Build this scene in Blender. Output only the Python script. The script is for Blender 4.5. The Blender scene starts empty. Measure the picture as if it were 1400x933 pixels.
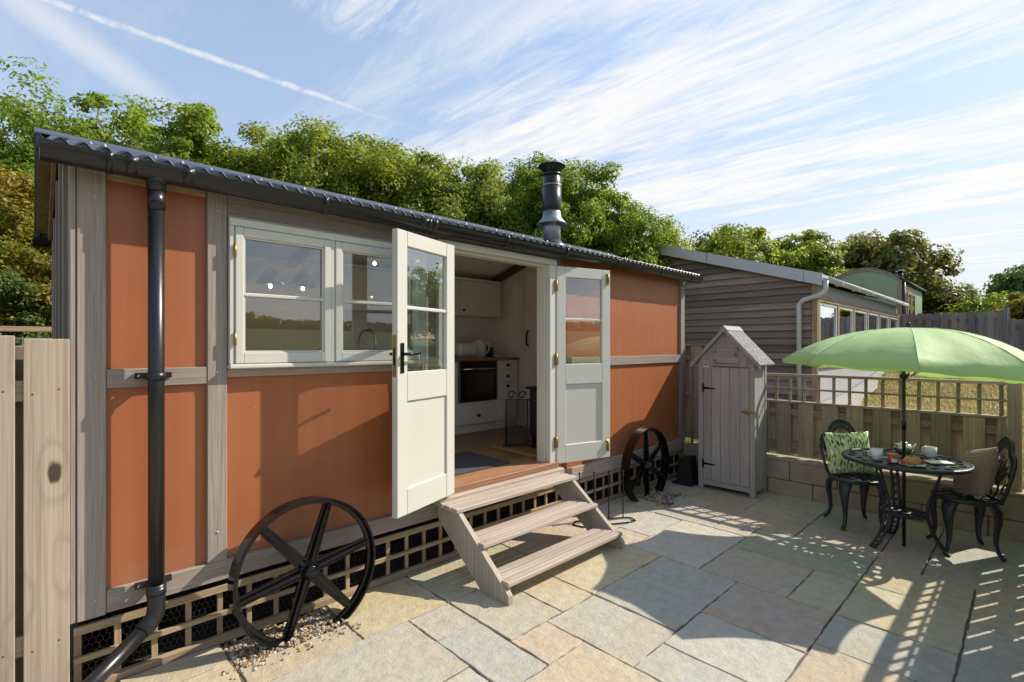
import bpy, bmesh, math, random
import numpy as np
from mathutils import Vector, Matrix, Euler

random.seed(7)
scene = bpy.context.scene
C = scene.collection
R = math.radians

# ------------------------------------------------------------------ camera
cam_d = bpy.data.cameras.new('camera')
cam = bpy.data.objects.new('camera', cam_d); C.objects.link(cam)
YAW = R(46.149)                       # angle between the view axis and the hut's long side
cam.location = (0, 0, 1.6)
cam.rotation_euler = (R(90), 0, YAW - R(90))
cam_d.sensor_width = 36.0
cam_d.lens = 684.0 / 1400.0 * 36.0
cam_d.shift_y = 0.005
cam_d.clip_start = 0.05
cam_d.clip_end = 1500
scene.camera = cam

# ------------------------------------------------------------------ light
SUN = Vector((1.12, -0.55, 1.0)).normalized()          # towards the sun
sun_d = bpy.data.lights.new('sun', 'SUN'); sun_d.energy = 2.35; sun_d.angle = R(0.5)
sun_d.color = (1.0, 0.93, 0.83)
sun = bpy.data.objects.new('sun', sun_d); C.objects.link(sun)
sun.rotation_euler = (-SUN).to_track_quat('-Z', 'Y').to_euler()
sun.location = (8, -6, 10)

world = bpy.data.worlds.new('World'); scene.world = world; world.use_nodes = True
def build_world():
    nt = world.node_tree; N = nt.nodes; L = nt.links; N.clear()
    out = N.new('ShaderNodeOutputWorld'); bg = N.new('ShaderNodeBackground')
    bg.inputs['Strength'].default_value = 0.15
    sky = N.new('ShaderNodeTexSky'); sky.sky_type = 'NISHITA'; sky.sun_disc = False
    sky.sun_elevation = math.asin(SUN.z); sky.sun_rotation = math.atan2(SUN.x, SUN.y)
    sky.air_density = 1.0; sky.dust_density = 0.15; sky.ozone_density = 1.4; sky.altitude = 30
    tc = N.new('ShaderNodeTexCoord'); sep = N.new('ShaderNodeSeparateXYZ'); L.new(tc.outputs['Generated'], sep.inputs[0])
    def math_(op, a, b=None, clamp=False):
        m = N.new('ShaderNodeMath'); m.operation = op; m.use_clamp = clamp
        for i, v in enumerate((a, b)):
            if v is None: continue
            if isinstance(v, (int, float)): m.inputs[i].default_value = v
            else: L.new(v, m.inputs[i])
        return m.outputs[0]
    def smooth(x, a, b):
        m = N.new('ShaderNodeMapRange'); m.interpolation_type = 'SMOOTHSTEP'
        L.new(x, m.inputs['Value']); m.inputs['From Min'].default_value = a; m.inputs['From Max'].default_value = b
        return m.outputs[0]
    z = math_('MAXIMUM', sep.outputs[2], 0.06)
    u = math_('DIVIDE', sep.outputs[0], z); v = math_('DIVIDE', sep.outputs[1], z)      # the flat layer high up that carries the cirrus
    comb = N.new('ShaderNodeCombineXYZ'); L.new(u, comb.inputs[0]); L.new(v, comb.inputs[1])
    def noise(scale_xyz, detail, rough, distort, loc=(0, 0, 0), rotz=0.0, s=1.0):
        mp = N.new('ShaderNodeMapping'); mp.inputs['Scale'].default_value = scale_xyz
        mp.inputs['Location'].default_value = loc; mp.inputs['Rotation'].default_value = (0, 0, rotz)
        L.new(comb.outputs[0], mp.inputs[0])
        n = N.new('ShaderNodeTexNoise'); n.inputs['Scale'].default_value = s; n.inputs['Detail'].default_value = detail
        n.inputs['Roughness'].default_value = rough; n.inputs['Distortion'].default_value = distort
        L.new(mp.outputs[0], n.inputs['Vector']); return n.outputs['Fac']
    streak = noise((1.9, 0.42, 1), 9, 0.58, 0.9, (3.1, 1.7, 0), R(12))
    broad = noise((0.75, 0.33, 1), 4, 0.5, 0.6, (1.3, 5.2, 0), R(8))
    fine = noise((9.0, 1.7, 1), 10, 0.68, 1.0, (0.4, 2.0, 0), R(-14))
    d = math_('ADD', math_('MULTIPLY', streak, 0.62), math_('MULTIPLY', broad, 0.55))
    d = math_('ADD', d, math_('MULTIPLY', math_('SUBTRACT', fine, 0.5), 0.5))
    cover = math_('MAXIMUM', smooth(u, 0.35, 1.7), 0.14)
    dens = math_('MULTIPLY', smooth(d, 0.45, 0.74), cover)
    veil = math_('MULTIPLY', smooth(u, 0.6, 6.0), 0.55)
    dens = math_('MAXIMUM', dens, math_('MULTIPLY', veil, math_('ADD', 0.65, math_('MULTIPLY', streak, 0.5))))
    # loose tuft high in the blue part
    du = math_('SUBTRACT', u, 0.72); dv = math_('SUBTRACT', v, 1.36)
    r2 = math_('ADD', math_('MULTIPLY', du, math_('MULTIPLY', du, 9.0)), math_('MULTIPLY', dv, math_('MULTIPLY', dv, 22.0)))
    tuft = math_('MULTIPLY', smooth(r2, 1.1, 0.0), smooth(fine, 0.42, 0.72))
    dens = math_('MAXIMUM', dens, math_('MULTIPLY', tuft, 0.75))
    # the aircraft trail: straight line in the layer, and a wide old one beside it
    wob = math_('MULTIPLY', math_('SUBTRACT', noise((14, 14, 1), 5, 0.6, 0), 0.5), 0.035)
    trail = smooth(math_('ABSOLUTE', math_('ADD', math_('SUBTRACT', v, 1.975), wob)), 0.034, 0.004)
    trail = math_('MULTIPLY', trail, math_('MULTIPLY', smooth(u, 1.40, 0.75), math_('MULTIPLY', smooth(noise((16, 5, 1), 6, 0.65, 0), 0.25, 0.6), 0.68)))
    dens = math_('MAXIMUM', dens, trail)
    off = math_('SUBTRACT', math_('SUBTRACT', v, 2.06), math_('MULTIPLY', u, 1.06))
    old = math_('MULTIPLY', smooth(math_('ABSOLUTE', math_('ADD', off, math_('MULTIPLY', wob, 3.0))), 0.22, 0.0), math_('MULTIPLY', smooth(u, 0.75, 0.1), 0.5))
    dens = math_('MAXIMUM', dens, old)
    dens = math_('MULTIPLY', dens, smooth(sep.outputs[2], 0.0, 0.07))
    mix = N.new('ShaderNodeMix'); mix.data_type = 'RGBA'
    mix.inputs['B'].default_value = (2.56, 2.50, 2.42, 1)
    L.new(math_('MULTIPLY', dens, 0.92), mix.inputs['Factor']); 
    tint = N.new('ShaderNodeMix'); tint.data_type = 'RGBA'; tint.blend_type = 'MULTIPLY'; tint.inputs['Factor'].default_value = 1
    tint.inputs['B'].default_value = (0.92, 0.82, 0.72, 1)          # white balance put into the sky colour: clear blue made warmer and darker
    L.new(sky.outputs[0], tint.inputs['A']); 
    haze = N.new('ShaderNodeMix'); haze.data_type = 'RGBA'; haze.inputs['B'].default_value = (0.95, 1.19, 1.60, 1)   # even band of bright summer air round the horizon
    hf = N.new('ShaderNodeMapRange'); hf.inputs['From Min'].default_value = 0.0; hf.inputs['From Max'].default_value = 0.85; hf.inputs['To Min'].default_value = 0.92; hf.inputs['To Max'].default_value = 0.12
    L.new(sep.outputs[2], hf.inputs['Value']); L.new(hf.outputs[0], haze.inputs['Factor']); L.new(tint.outputs['Result'], haze.inputs['A'])
    L.new(haze.outputs['Result'], mix.inputs['A'])
    L.new(mix.outputs['Result'], bg.inputs['Color']); L.new(bg.outputs[0], out.inputs[0])
build_world()
scene.view_settings.view_transform = 'Standard'
scene.view_settings.look = 'None'
scene.view_settings.exposure = 1.42
scene.view_settings.gamma = 1.0
scene.view_settings.use_curve_mapping = False
scene.cycles.max_bounces = 10
scene.cycles.diffuse_bounces = 5
scene.cycles.transparent_max_bounces = 24
scene.cycles.use_denoising = True

# ------------------------------------------------------------------ pixel helpers (photo 1400 x 933)
FW = Vector((math.cos(YAW), math.sin(YAW), 0)); RT = Vector((math.sin(YAW), -math.cos(YAW), 0)); EYE = Vector((0, 0, 1.6))
def ray(u, v): return FW + RT * ((u - 700) / 684.0) + Vector((0, 0, -(v - 473.5) / 684.0))
def on_z(u, v, z=0.0): d = ray(u, v); return EYE + d * ((z - 1.6) / d.z)
def at_depth(u, v, t): return EYE + ray(u, v) * t

# ------------------------------------------------------------------ materials
M = {}
def new_mat(name):
    m = bpy.data.materials.new(name); m.use_nodes = True
    nt = m.node_tree; b = nt.nodes['Principled BSDF']; M[name] = m
    return m, nt, nt.nodes, nt.links, b
def plain(name, col, rough=0.5, metal=0.0, spec=0.5, bump=0.0, bscale=40.0, var=0.0, vscale=3.0, coat=0.0):
    m, nt, N, L, b = new_mat(name)
    b.inputs['Base Color'].default_value = (*col, 1); b.inputs['Roughness'].default_value = rough
    b.inputs['Metallic'].default_value = metal; b.inputs['Specular IOR Level'].default_value = spec
    b.inputs['Coat Weight'].default_value = coat; b.inputs['Coat Roughness'].default_value = 0.08
    tc = N.new('ShaderNodeTexCoord')
    if var > 0:
        n = N.new('ShaderNodeTexNoise'); n.inputs['Scale'].default_value = vscale; n.inputs['Detail'].default_value = 6
        L.new(tc.outputs['Object'], n.inputs['Vector'])
        mx = N.new('ShaderNodeMix'); mx.data_type = 'RGBA'
        mx.inputs['A'].default_value = (*[c * (1 - var) for c in col], 1); mx.inputs['B'].default_value = (*[min(1, c * (1 + var)) for c in col], 1)
        L.new(n.outputs['Fac'], mx.inputs['Factor']); L.new(mx.outputs['Result'], b.inputs['Base Color'])
    if bump > 0:
        n2 = N.new('ShaderNodeTexNoise'); n2.inputs['Scale'].default_value = bscale; n2.inputs['Detail'].default_value = 4
        L.new(tc.outputs['Object'], n2.inputs['Vector'])
        bp = N.new('ShaderNodeBump'); bp.inputs['Strength'].default_value = bump; bp.inputs['Distance'].default_value = 0.01
        L.new(n2.outputs['Fac'], bp.inputs['Height']); L.new(bp.outputs[0], b.inputs['Normal'])
    return m
def wood(name, dark, light, axis, rough=0.75, fine=90.0, along=1.6, knots=False, stain=0.35, stain_col=None, bump=0.35, rand=0.16):
    m, nt, N, L, b = new_mat(name)
    tc = N.new('ShaderNodeTexCoord'); oi = N.new('ShaderNodeObjectInfo')
    ofs = N.new('ShaderNodeVectorMath'); ofs.operation = 'MULTIPLY_ADD'
    cx = N.new('ShaderNodeCombineXYZ')
    for i in range(3): L.new(oi.outputs['Random'], cx.inputs[i])
    L.new(cx.outputs[0], ofs.inputs[0]); ofs.inputs[1].default_value = (37, 53, 71); L.new(tc.outputs['Object'], ofs.inputs[2])
    sc = [fine, fine, fine]; sc['xyz'.index(axis)] = along
    mp = N.new('ShaderNodeMapping'); mp.inputs['Scale'].default_value = sc; L.new(ofs.outputs[0], mp.inputs[0])
    g = N.new('ShaderNodeTexNoise'); g.inputs['Scale'].default_value = 1; g.inputs['Detail'].default_value = 5; g.inputs['Roughness'].default_value = 0.65
    g.inputs['Distortion'].default_value = 0.4; L.new(mp.outputs[0], g.inputs['Vector'])
    cr = N.new('ShaderNodeValToRGB'); cr.color_ramp.elements[0].position = 0.34; cr.color_ramp.elements[1].position = 0.66
    cr.color_ramp.elements[0].color = (*dark, 1); cr.color_ramp.elements[1].color = (*light, 1)
    L.new(g.outputs['Fac'], cr.inputs[0]); col = cr.outputs[0]
    sc2 = [7.0, 7.0, 7.0]; sc2['xyz'.index(axis)] = 1.3
    mp2 = N.new('ShaderNodeMapping'); mp2.inputs['Scale'].default_value = sc2; L.new(ofs.outputs[0], mp2.inputs[0])
    s = N.new('ShaderNodeTexNoise'); s.inputs['Scale'].default_value = 1; s.inputs['Detail'].default_value = 4; L.new(mp2.outputs[0], s.inputs['Vector'])
    rm = N.new('ShaderNodeMapRange'); rm.inputs['From Min'].default_value = 0.42; rm.inputs['From Max'].default_value = 0.7; rm.inputs['To Max'].default_value = stain
    L.new(s.outputs['Fac'], rm.inputs['Value'])
    mx = N.new('ShaderNodeMix'); mx.data_type = 'RGBA'; L.new(rm.outputs[0], mx.inputs['Factor']); L.new(col, mx.inputs['A'])
    mx.inputs['B'].default_value = (*(stain_col or [c * 0.6 for c in dark]), 1); col = mx.outputs['Result']
    if knots:
        sc3 = [9.0, 9.0, 9.0]; sc3['xyz'.index(axis)] = 3.0
        mp3 = N.new('ShaderNodeMapping'); mp3.inputs['Scale'].default_value = sc3; L.new(ofs.outputs[0], mp3.inputs[0])
        vo = N.new('ShaderNodeTexVoronoi'); vo.inputs['Scale'].default_value = 0.72
        dn = N.new('ShaderNodeTexNoise'); dn.inputs['Scale'].default_value = 1.1; dn.inputs['Detail'].default_value = 3; L.new(mp3.outputs[0], dn.inputs['Vector'])
        dm = N.new('ShaderNodeVectorMath'); dm.operation = 'MULTIPLY_ADD'; L.new(dn.outputs['Color'], dm.inputs[0]); dm.inputs[1].default_value = (.55, .55, .55); L.new(mp3.outputs[0], dm.inputs[2]); L.new(dm.outputs[0], vo.inputs['Vector'])
        w = N.new('ShaderNodeMath'); w.operation = 'MULTIPLY'; w.inputs[1].default_value = 24; L.new(vo.outputs['Distance'], w.inputs[0])
        sn = N.new('ShaderNodeMath'); sn.operation = 'SINE'; L.new(w.outputs[0], sn.inputs[0])
        fall = N.new('ShaderNodeMapRange'); fall.inputs['From Min'].default_value = 0.5; fall.inputs['From Max'].default_value = 0.12; fall.inputs['To Max'].default_value = 0.5
        L.new(vo.outputs['Distance'], fall.inputs['Value'])
        rr = N.new('ShaderNodeMath'); rr.operation = 'MULTIPLY'; L.new(sn.outputs[0], rr.inputs[0]); L.new(fall.outputs[0], rr.inputs[1])
        ring = N.new('ShaderNodeMix'); ring.data_type = 'RGBA'; L.new(rr.outputs[0], ring.inputs['Factor']); L.new(col, ring.inputs['A']); ring.inputs['B'].default_value = (*[c * 0.55 for c in dark], 1)
        kn = N.new('ShaderNodeMapRange'); kn.inputs['From Min'].default_value = 0.14; kn.inputs['From Max'].default_value = 0.09; L.new(vo.outputs['Distance'], kn.inputs['Value'])
        km = N.new('ShaderNodeMix'); km.data_type = 'RGBA'; L.new(kn.outputs[0], km.inputs['Factor']); L.new(ring.outputs['Result'], km.inputs['A']); km.inputs['B'].default_value = (0.07, 0.045, 0.03, 1)
        col = km.outputs['Result']
    hv = N.new('ShaderNodeHueSaturation'); L.new(col, hv.inputs['Color'])
    vr = N.new('ShaderNodeMapRange'); vr.inputs['To Min'].default_value = 1 - rand; vr.inputs['To Max'].default_value = 1 + rand
    L.new(oi.outputs['Random'], vr.inputs['Value']); L.new(vr.outputs[0], hv.inputs['Value'])
    L.new(hv.outputs[0], b.inputs['Base Color']); b.inputs['Roughness'].default_value = rough; b.inputs['Specular IOR Level'].default_value = 0.25
    bp = N.new('ShaderNodeBump'); bp.inputs['Strength'].default_value = bump; bp.inputs['Distance'].default_value = 0.004
    L.new(g.outputs['Fac'], bp.inputs['Height']); L.new(bp.outputs[0], b.inputs['Normal'])
    return m
for ax in 'xyz':
    wood('oak_' + ax, (0.235, 0.185, 0.145), (0.40, 0.33, 0.265), ax, fine=210, along=3.0, stain=0.3, stain_col=(0.30, 0.29, 0.28))
    wood('fence_' + ax, (0.25, 0.19, 0.13), (0.45, 0.355, 0.25), ax, fine=110, stain=0.4, rand=0.22)
    wood('lattice_' + ax, (0.27, 0.18, 0.10), (0.46, 0.34, 0.21), ax, fine=70)
    wood('shed_' + ax, (0.275, 0.248, 0.225), (0.44, 0.405, 0.37), ax, fine=130, stain=0.35, stain_col=(0.22, 0.175, 0.145), rand=0.1)
    wood('step_' + ax, (0.33, 0.26, 0.195), (0.52, 0.44, 0.355), ax, fine=150, stain=0.35, stain_col=(0.26, 0.19, 0.13), rand=0.1)
    wood('cladding_' + ax, (0.165, 0.122, 0.10), (0.36, 0.28, 0.235), ax, fine=60, along=0.9, stain=0.5, stain_col=(0.30, 0.20, 0.135), rand=0.38)
    wood('grey_fence_' + ax, (0.19, 0.155, 0.14), (0.36, 0.31, 0.28), ax, fine=40, rand=0.25)
wood('pine_z', (0.29, 0.225, 0.155), (0.45, 0.37, 0.275), 'z', fine=70, along=0.9, knots=True, stain=0.25, stain_col=(0.36, 0.27, 0.17), rand=0.08)
wood('worktop_x', (0.24, 0.12, 0.05), (0.40, 0.22, 0.10), 'x', rough=0.35)
wood('sill_x', (0.22, 0.10, 0.05), (0.42, 0.22, 0.12), 'x', rough=0.6)
wood('beam_y', (0.08, 0.035, 0.015), (0.14, 0.065, 0.03), 'y')
wood('soffit_y', (0.30, 0.20, 0.11), (0.46, 0.33, 0.19), 'y', fine=30)

def paint_orange():
    m, nt, N, L, b = new_mat('orange_paint')
    tc = N.new('ShaderNodeTexCoord'); mp = N.new('ShaderNodeMapping'); mp.inputs['Scale'].default_value = (14, 14, 0.5); L.new(tc.outputs['Object'], mp.inputs[0])
    n = N.new('ShaderNodeTexNoise'); n.inputs['Scale'].default_value = 1; n.inputs['Detail'].default_value = 5; L.new(mp.outputs[0], n.inputs['Vector'])
    n2 = N.new('ShaderNodeTexNoise'); n2.inputs['Scale'].default_value = 1.4; n2.inputs['Detail'].default_value = 3; L.new(tc.outputs['Object'], n2.inputs['Vector'])
    ad = N.new('ShaderNodeMath'); ad.operation = 'ADD'; L.new(n.outputs['Fac'], ad.inputs[0]); L.new(n2.outputs['Fac'], ad.inputs[1])
    cr = N.new('ShaderNodeValToRGB'); cr.color_ramp.elements[0].position = 0.35; cr.color_ramp.elements[1].position = 0.75
    hf = N.new('ShaderNodeMath'); hf.operation = 'MULTIPLY'; hf.inputs[1].default_value = 0.5; L.new(ad.outputs[0], hf.inputs[0])
    cr.color_ramp.elements[0].color = (0.33, 0.098, 0.033, 1); cr.color_ramp.elements[1].color = (0.40, 0.13, 0.047, 1)
    L.new(hf.outputs[0], cr.inputs[0])
    vo = N.new('ShaderNodeTexVoronoi'); vo.inputs['Scale'].default_value = 7; L.new(tc.outputs['Object'], vo.inputs['Vector'])
    sp = N.new('ShaderNodeMapRange'); sp.inputs['From Min'].default_value = 0.035; sp.inputs['From Max'].default_value = 0.02; sp.inputs['To Max'].default_value = 0.5; L.new(vo.outputs['Distance'], sp.inputs['Value'])
    mx = N.new('ShaderNodeMix'); mx.data_type = 'RGBA'; L.new(sp.outputs[0], mx.inputs['Factor']); L.new(cr.outputs[0], mx.inputs['A']); mx.inputs['B'].default_value = (0.6, 0.32, 0.2, 1)
    sz = N.new('ShaderNodeSeparateXYZ'); L.new(tc.outputs['Object'], sz.inputs[0])
    n3 = N.new('ShaderNodeTexNoise'); n3.inputs['Scale'].default_value = 9; n3.inputs['Detail'].default_value = 6; L.new(tc.outputs['Object'], n3.inputs['Vector'])
    hz = N.new('ShaderNodeMath'); hz.operation = 'MULTIPLY_ADD'; L.new(n3.outputs['Fac'], hz.inputs[0]); hz.inputs[1].default_value = -0.5; L.new(sz.outputs[2], hz.inputs[2])
    dr = N.new('ShaderNodeMapRange'); dr.inputs['From Min'].default_value = 0.36; dr.inputs['From Max'].default_value = 0.16; dr.inputs['To Max'].default_value = 0.38; L.new(hz.outputs[0], dr.inputs['Value'])
    md = N.new('ShaderNodeMix'); md.data_type = 'RGBA'; L.new(dr.outputs[0], md.inputs['Factor']); L.new(mx.outputs['Result'], md.inputs['A']); md.inputs['B'].default_value = (0.30, 0.17, 0.10, 1)
    L.new(md.outputs['Result'], b.inputs['Base Color']); b.inputs['Roughness'].default_value = 0.45
    bp = N.new('ShaderNodeBump'); bp.inputs['Strength'].default_value = 0.12; bp.inputs['Distance'].default_value = 0.006; L.new(ad.outputs[0], bp.inputs['Height']); L.new(bp.outputs[0], b.inputs['Normal'])
paint_orange()
plain('cream_paint', (0.57, 0.55, 0.47), 0.38, var=0.06, vscale=3, bump=0.04, bscale=60)
plain('cabinet_paint', (0.72, 0.68, 0.62), 0.4)
plain('interior_white', (0.80, 0.76, 0.68), 0.7, var=0.03)
plain('black_plastic', (0.013, 0.013, 0.014), 0.32, var=0.2, vscale=8)
plain('roof_steel', (0.045, 0.05, 0.062), 0.36, spec=0.6, var=0.2, vscale=2.5, bump=0.04, bscale=18)
plain('black_iron', (0.004, 0.004, 0.0045), 0.13, spec=0.4, bump=0.06, bscale=22, var=0.3, vscale=9)
plain('cast_metal', (0.022, 0.026, 0.028), 0.38, spec=0.5, bump=0.35, bscale=70, var=0.5, vscale=14)
plain('stove_black', (0.018, 0.018, 0.019), 0.5)
plain('oven_black', (0.006, 0.006, 0.007), 0.1)
plain('dark_knob', (0.02, 0.012, 0.008), 0.4, 0.5)
plain('brass', (0.38, 0.255, 0.085), 0.42, 1.0, var=0.25, vscale=30)
plain('rust', (0.28, 0.12, 0.06), 0.8, 0.2)
plain('steel', (0.55, 0.55, 0.55), 0.2, 1.0)
plain('zinc', (0.30, 0.32, 0.34), 0.45, 0.7, var=0.25, vscale=10)
plain('galvanised', (0.42, 0.41, 0.40), 0.45, 0.6)
plain('wire', (0.06, 0.055, 0.05), 0.5, 0.4)
plain('white_fascia', (0.56, 0.56, 0.55), 0.45, var=0.10, vscale=2.5, bump=0.03)
plain('white_plastic', (0.60, 0.58, 0.54), 0.4, var=0.1, vscale=6)
plain('green_hut_paint', (0.30, 0.38, 0.25), 0.5, var=0.06)
plain('ceramic', (0.78, 0.78, 0.77), 0.12)
plain('silver_pot', (0.62, 0.61, 0.58), 0.14, 0.9)
plain('paper', (0.72, 0.70, 0.67), 0.7, var=0.15, vscale=30)
plain('dark_cloth', (0.05, 0.05, 0.06), 0.9)
plain('pastry', (0.52, 0.26, 0.06), 0.6, var=0.45, vscale=45, bump=0.5, bscale=60)
plain('berry', (0.45, 0.03, 0.015), 0.3, bump=0.3, bscale=120)
plain('jam', (0.42, 0.055, 0.01), 0.12, coat=0.4)
plain('jar_lid', (0.62, 0.16, 0.12), 0.5, var=0.3, vscale=90)
plain('doormat', (0.075, 0.075, 0.085), 0.95, bump=0.9, bscale=220, var=0.25, vscale=60)
plain('mortar_bed', (0.13, 0.108, 0.085), 0.95, bump=0.6, bscale=60, var=0.3, vscale=12)
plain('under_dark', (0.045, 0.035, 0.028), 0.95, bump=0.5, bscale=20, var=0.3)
plain('bark', (0.10, 0.08, 0.06), 0.9, bump=0.6, bscale=14, var=0.3)
plain('white_felt', (0.42, 0.40, 0.38), 0.8)
plain('black_rubber', (0.012, 0.012, 0.013), 0.55)
plain('splash_tile', (0.30, 0.37, 0.38), 0.3)

def stone():
    m, nt, N, L, b = new_mat('sandstone')
    tc = N.new('ShaderNodeTexCoord'); oi = N.new('ShaderNodeObjectInfo')
    ad = N.new('ShaderNodeVectorMath'); ad.operation = 'ADD'; sc = N.new('ShaderNodeVectorMath'); sc.operation = 'SCALE'
    cx = N.new('ShaderNodeCombineXYZ'); L.new(oi.outputs['Random'], cx.inputs[0]); L.new(oi.outputs['Random'], cx.inputs[1])
    L.new(cx.outputs[0], sc.inputs[0]); sc.inputs['Scale'].default_value = 60; L.new(sc.outputs[0], ad.inputs[0]); L.new(tc.outputs['Object'], ad.inputs[1])
    def noise(s, det, rg=0.5, dis=0.0):
        n = N.new('ShaderNodeTexNoise'); n.inputs['Scale'].default_value = s; n.inputs['Detail'].default_value = det; n.inputs['Roughness'].default_value = rg; n.inputs['Distortion'].default_value = dis
        L.new(ad.outputs[0], n.inputs['Vector']); return n.outputs['Fac']
    big = noise(2.2, 5, 0.6, 0.8); mid = noise(14, 6, 0.65); fine = noise(150, 3, 0.6)
    rust = N.new('ShaderNodeMapRange'); rust.inputs['From Min'].default_value = 0.47; rust.inputs['From Max'].default_value = 0.72; rust.inputs['To Max'].default_value = 0.5; L.new(big, rust.inputs['Value'])
    mx = N.new('ShaderNodeMix'); mx.data_type = 'RGBA'; L.new(rust.outputs[0], mx.inputs['Factor']); L.new(oi.outputs['Color'], mx.inputs['A'])
    wm = N.new('ShaderNodeMix'); wm.data_type = 'RGBA'; wm.blend_type = 'MULTIPLY'; wm.inputs['Factor'].default_value = 1; L.new(oi.outputs['Color'], wm.inputs['A']); wm.inputs['B'].default_value = (1.08, 0.88, 0.62, 1)
    L.new(wm.outputs['Result'], mx.inputs['B'])
    v1 = N.new('ShaderNodeMapRange'); v1.inputs['From Min'].default_value = 0.3; v1.inputs['From Max'].default_value = 0.7; v1.inputs['To Min'].default_value = 0.84; v1.inputs['To Max'].default_value = 1.13; L.new(mid, v1.inputs['Value'])
    v2 = N.new('ShaderNodeMapRange'); v2.inputs['From Min'].default_value = 0.3; v2.inputs['From Max'].default_value = 0.7; v2.inputs['To Min'].default_value = 0.88; v2.inputs['To Max'].default_value = 1.12; L.new(fine, v2.inputs['Value'])
    mm = N.new('ShaderNodeMath'); mm.operation = 'MULTIPLY'; L.new(v1.outputs[0], mm.inputs[0]); L.new(v2.outputs[0], mm.inputs[1])
    hs = N.new('ShaderNodeHueSaturation'); L.new(mx.outputs['Result'], hs.inputs['Color']); L.new(mm.outputs[0], hs.inputs['Value'])
    L.new(hs.outputs[0], b.inputs['Base Color']); b.inputs['Roughness'].default_value = 0.72; b.inputs['Specular IOR Level'].default_value = 0.35
    hh = N.new('ShaderNodeMath'); hh.operation = 'MULTIPLY_ADD'; L.new(mid, hh.inputs[0]); hh.inputs[1].default_value = 1.0
    f2 = N.new('ShaderNodeMath'); f2.operation = 'MULTIPLY'; f2.inputs[1].default_value = 0.25; L.new(fine, f2.inputs[0]); L.new(f2.outputs[0], hh.inputs[2])
    bp = N.new('ShaderNodeBump'); bp.inputs['Strength'].default_value = 0.75; bp.inputs['Distance'].default_value = 0.016; L.new(hh.outputs[0], bp.inputs['Height']); L.new(bp.outputs[0], b.inputs['Normal'])
stone()
plain('block_stone', (0.34, 0.27, 0.19), 0.9, var=0.35, vscale=6, bump=0.6, bscale=40)
def felt():
    m, nt, N, L, b = new_mat('roof_felt')
    tc = N.new('ShaderNodeTexCoord'); vo = N.new('ShaderNodeTexVoronoi'); vo.inputs['Scale'].default_value = 110; L.new(tc.outputs['Object'], vo.inputs['Vector'])
    cr = N.new('ShaderNodeValToRGB'); cr.color_ramp.elements[0].color = (0.04, 0.04, 0.045, 1); cr.color_ramp.elements[1].color = (0.34, 0.33, 0.32, 1)
    sp = N.new('ShaderNodeSeparateColor'); L.new(vo.outputs['Color'], sp.inputs[0]); L.new(sp.outputs[0], cr.inputs[0]); L.new(cr.outputs[0], b.inputs['Base Color']); b.inputs['Roughness'].default_value = 0.9
felt()
def pebbles():
    m, nt, N, L, b = new_mat('pebble')
    g = N.new('ShaderNodeNewGeometry'); cr = N.new('ShaderNodeValToRGB'); cr.color_ramp.interpolation = 'CONSTANT'
    cols = [(0.34, 0.22, 0.11), (0.44, 0.33, 0.20), (0.22, 0.14, 0.08), (0.50, 0.43, 0.33), (0.26, 0.23, 0.20), (0.40, 0.25, 0.12), (0.14, 0.11, 0.09)]
    e = cr.color_ramp.elements
    while len(e) < len(cols): e.new(0.5)
    for i, c in enumerate(cols): e[i].position = i / len(cols); e[i].color = (*c, 1)
    L.new(g.outputs['Random Per Island'], cr.inputs[0]); L.new(cr.outputs[0], b.inputs['Base Color']); b.inputs['Roughness'].default_value = 0.6
pebbles()
def glass(name, tint=(1, 1, 1), gain=1.7):
    m, nt, N, L, b = new_mat(name); N.remove(b)
    out = N['Material Output']; tr = N.new('ShaderNodeBsdfTransparent'); tr.inputs[0].default_value = (*tint, 1)
    gl = N.new('ShaderNodeBsdfGlossy'); gl.inputs['Roughness'].default_value = 0.0; gl.inputs['Color'].default_value = (0.95, 0.97, 1, 1)
    fr = N.new('ShaderNodeFresnel'); fr.inputs['IOR'].default_value = 1.5
    mm = N.new('ShaderNodeMath'); mm.operation = 'MULTIPLY'; mm.use_clamp = True; mm.inputs[1].default_value = gain; L.new(fr.outputs[0], mm.inputs[0])
    ge = N.new('ShaderNodeNewGeometry'); inv = N.new('ShaderNodeMath'); inv.operation = 'SUBTRACT'; inv.inputs[0].default_value = 1; L.new(ge.outputs['Backfacing'], inv.inputs[1])
    m2 = N.new('ShaderNodeMath'); m2.operation = 'MULTIPLY'; L.new(mm.outputs[0], m2.inputs[0]); L.new(inv.outputs[0], m2.inputs[1]); mm = m2
    mx = N.new('ShaderNodeMixShader'); L.new(mm.outputs[0], mx.inputs[0]); L.new(tr.outputs[0], mx.inputs[1]); L.new(gl.outputs[0], mx.inputs[2]); L.new(mx.outputs[0], out.inputs[0])
glass('window_glass', (0.90, 0.93, 0.92), 5.0)
glass('clear_glass', (0.96, 0.97, 0.97), 1.5)
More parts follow.
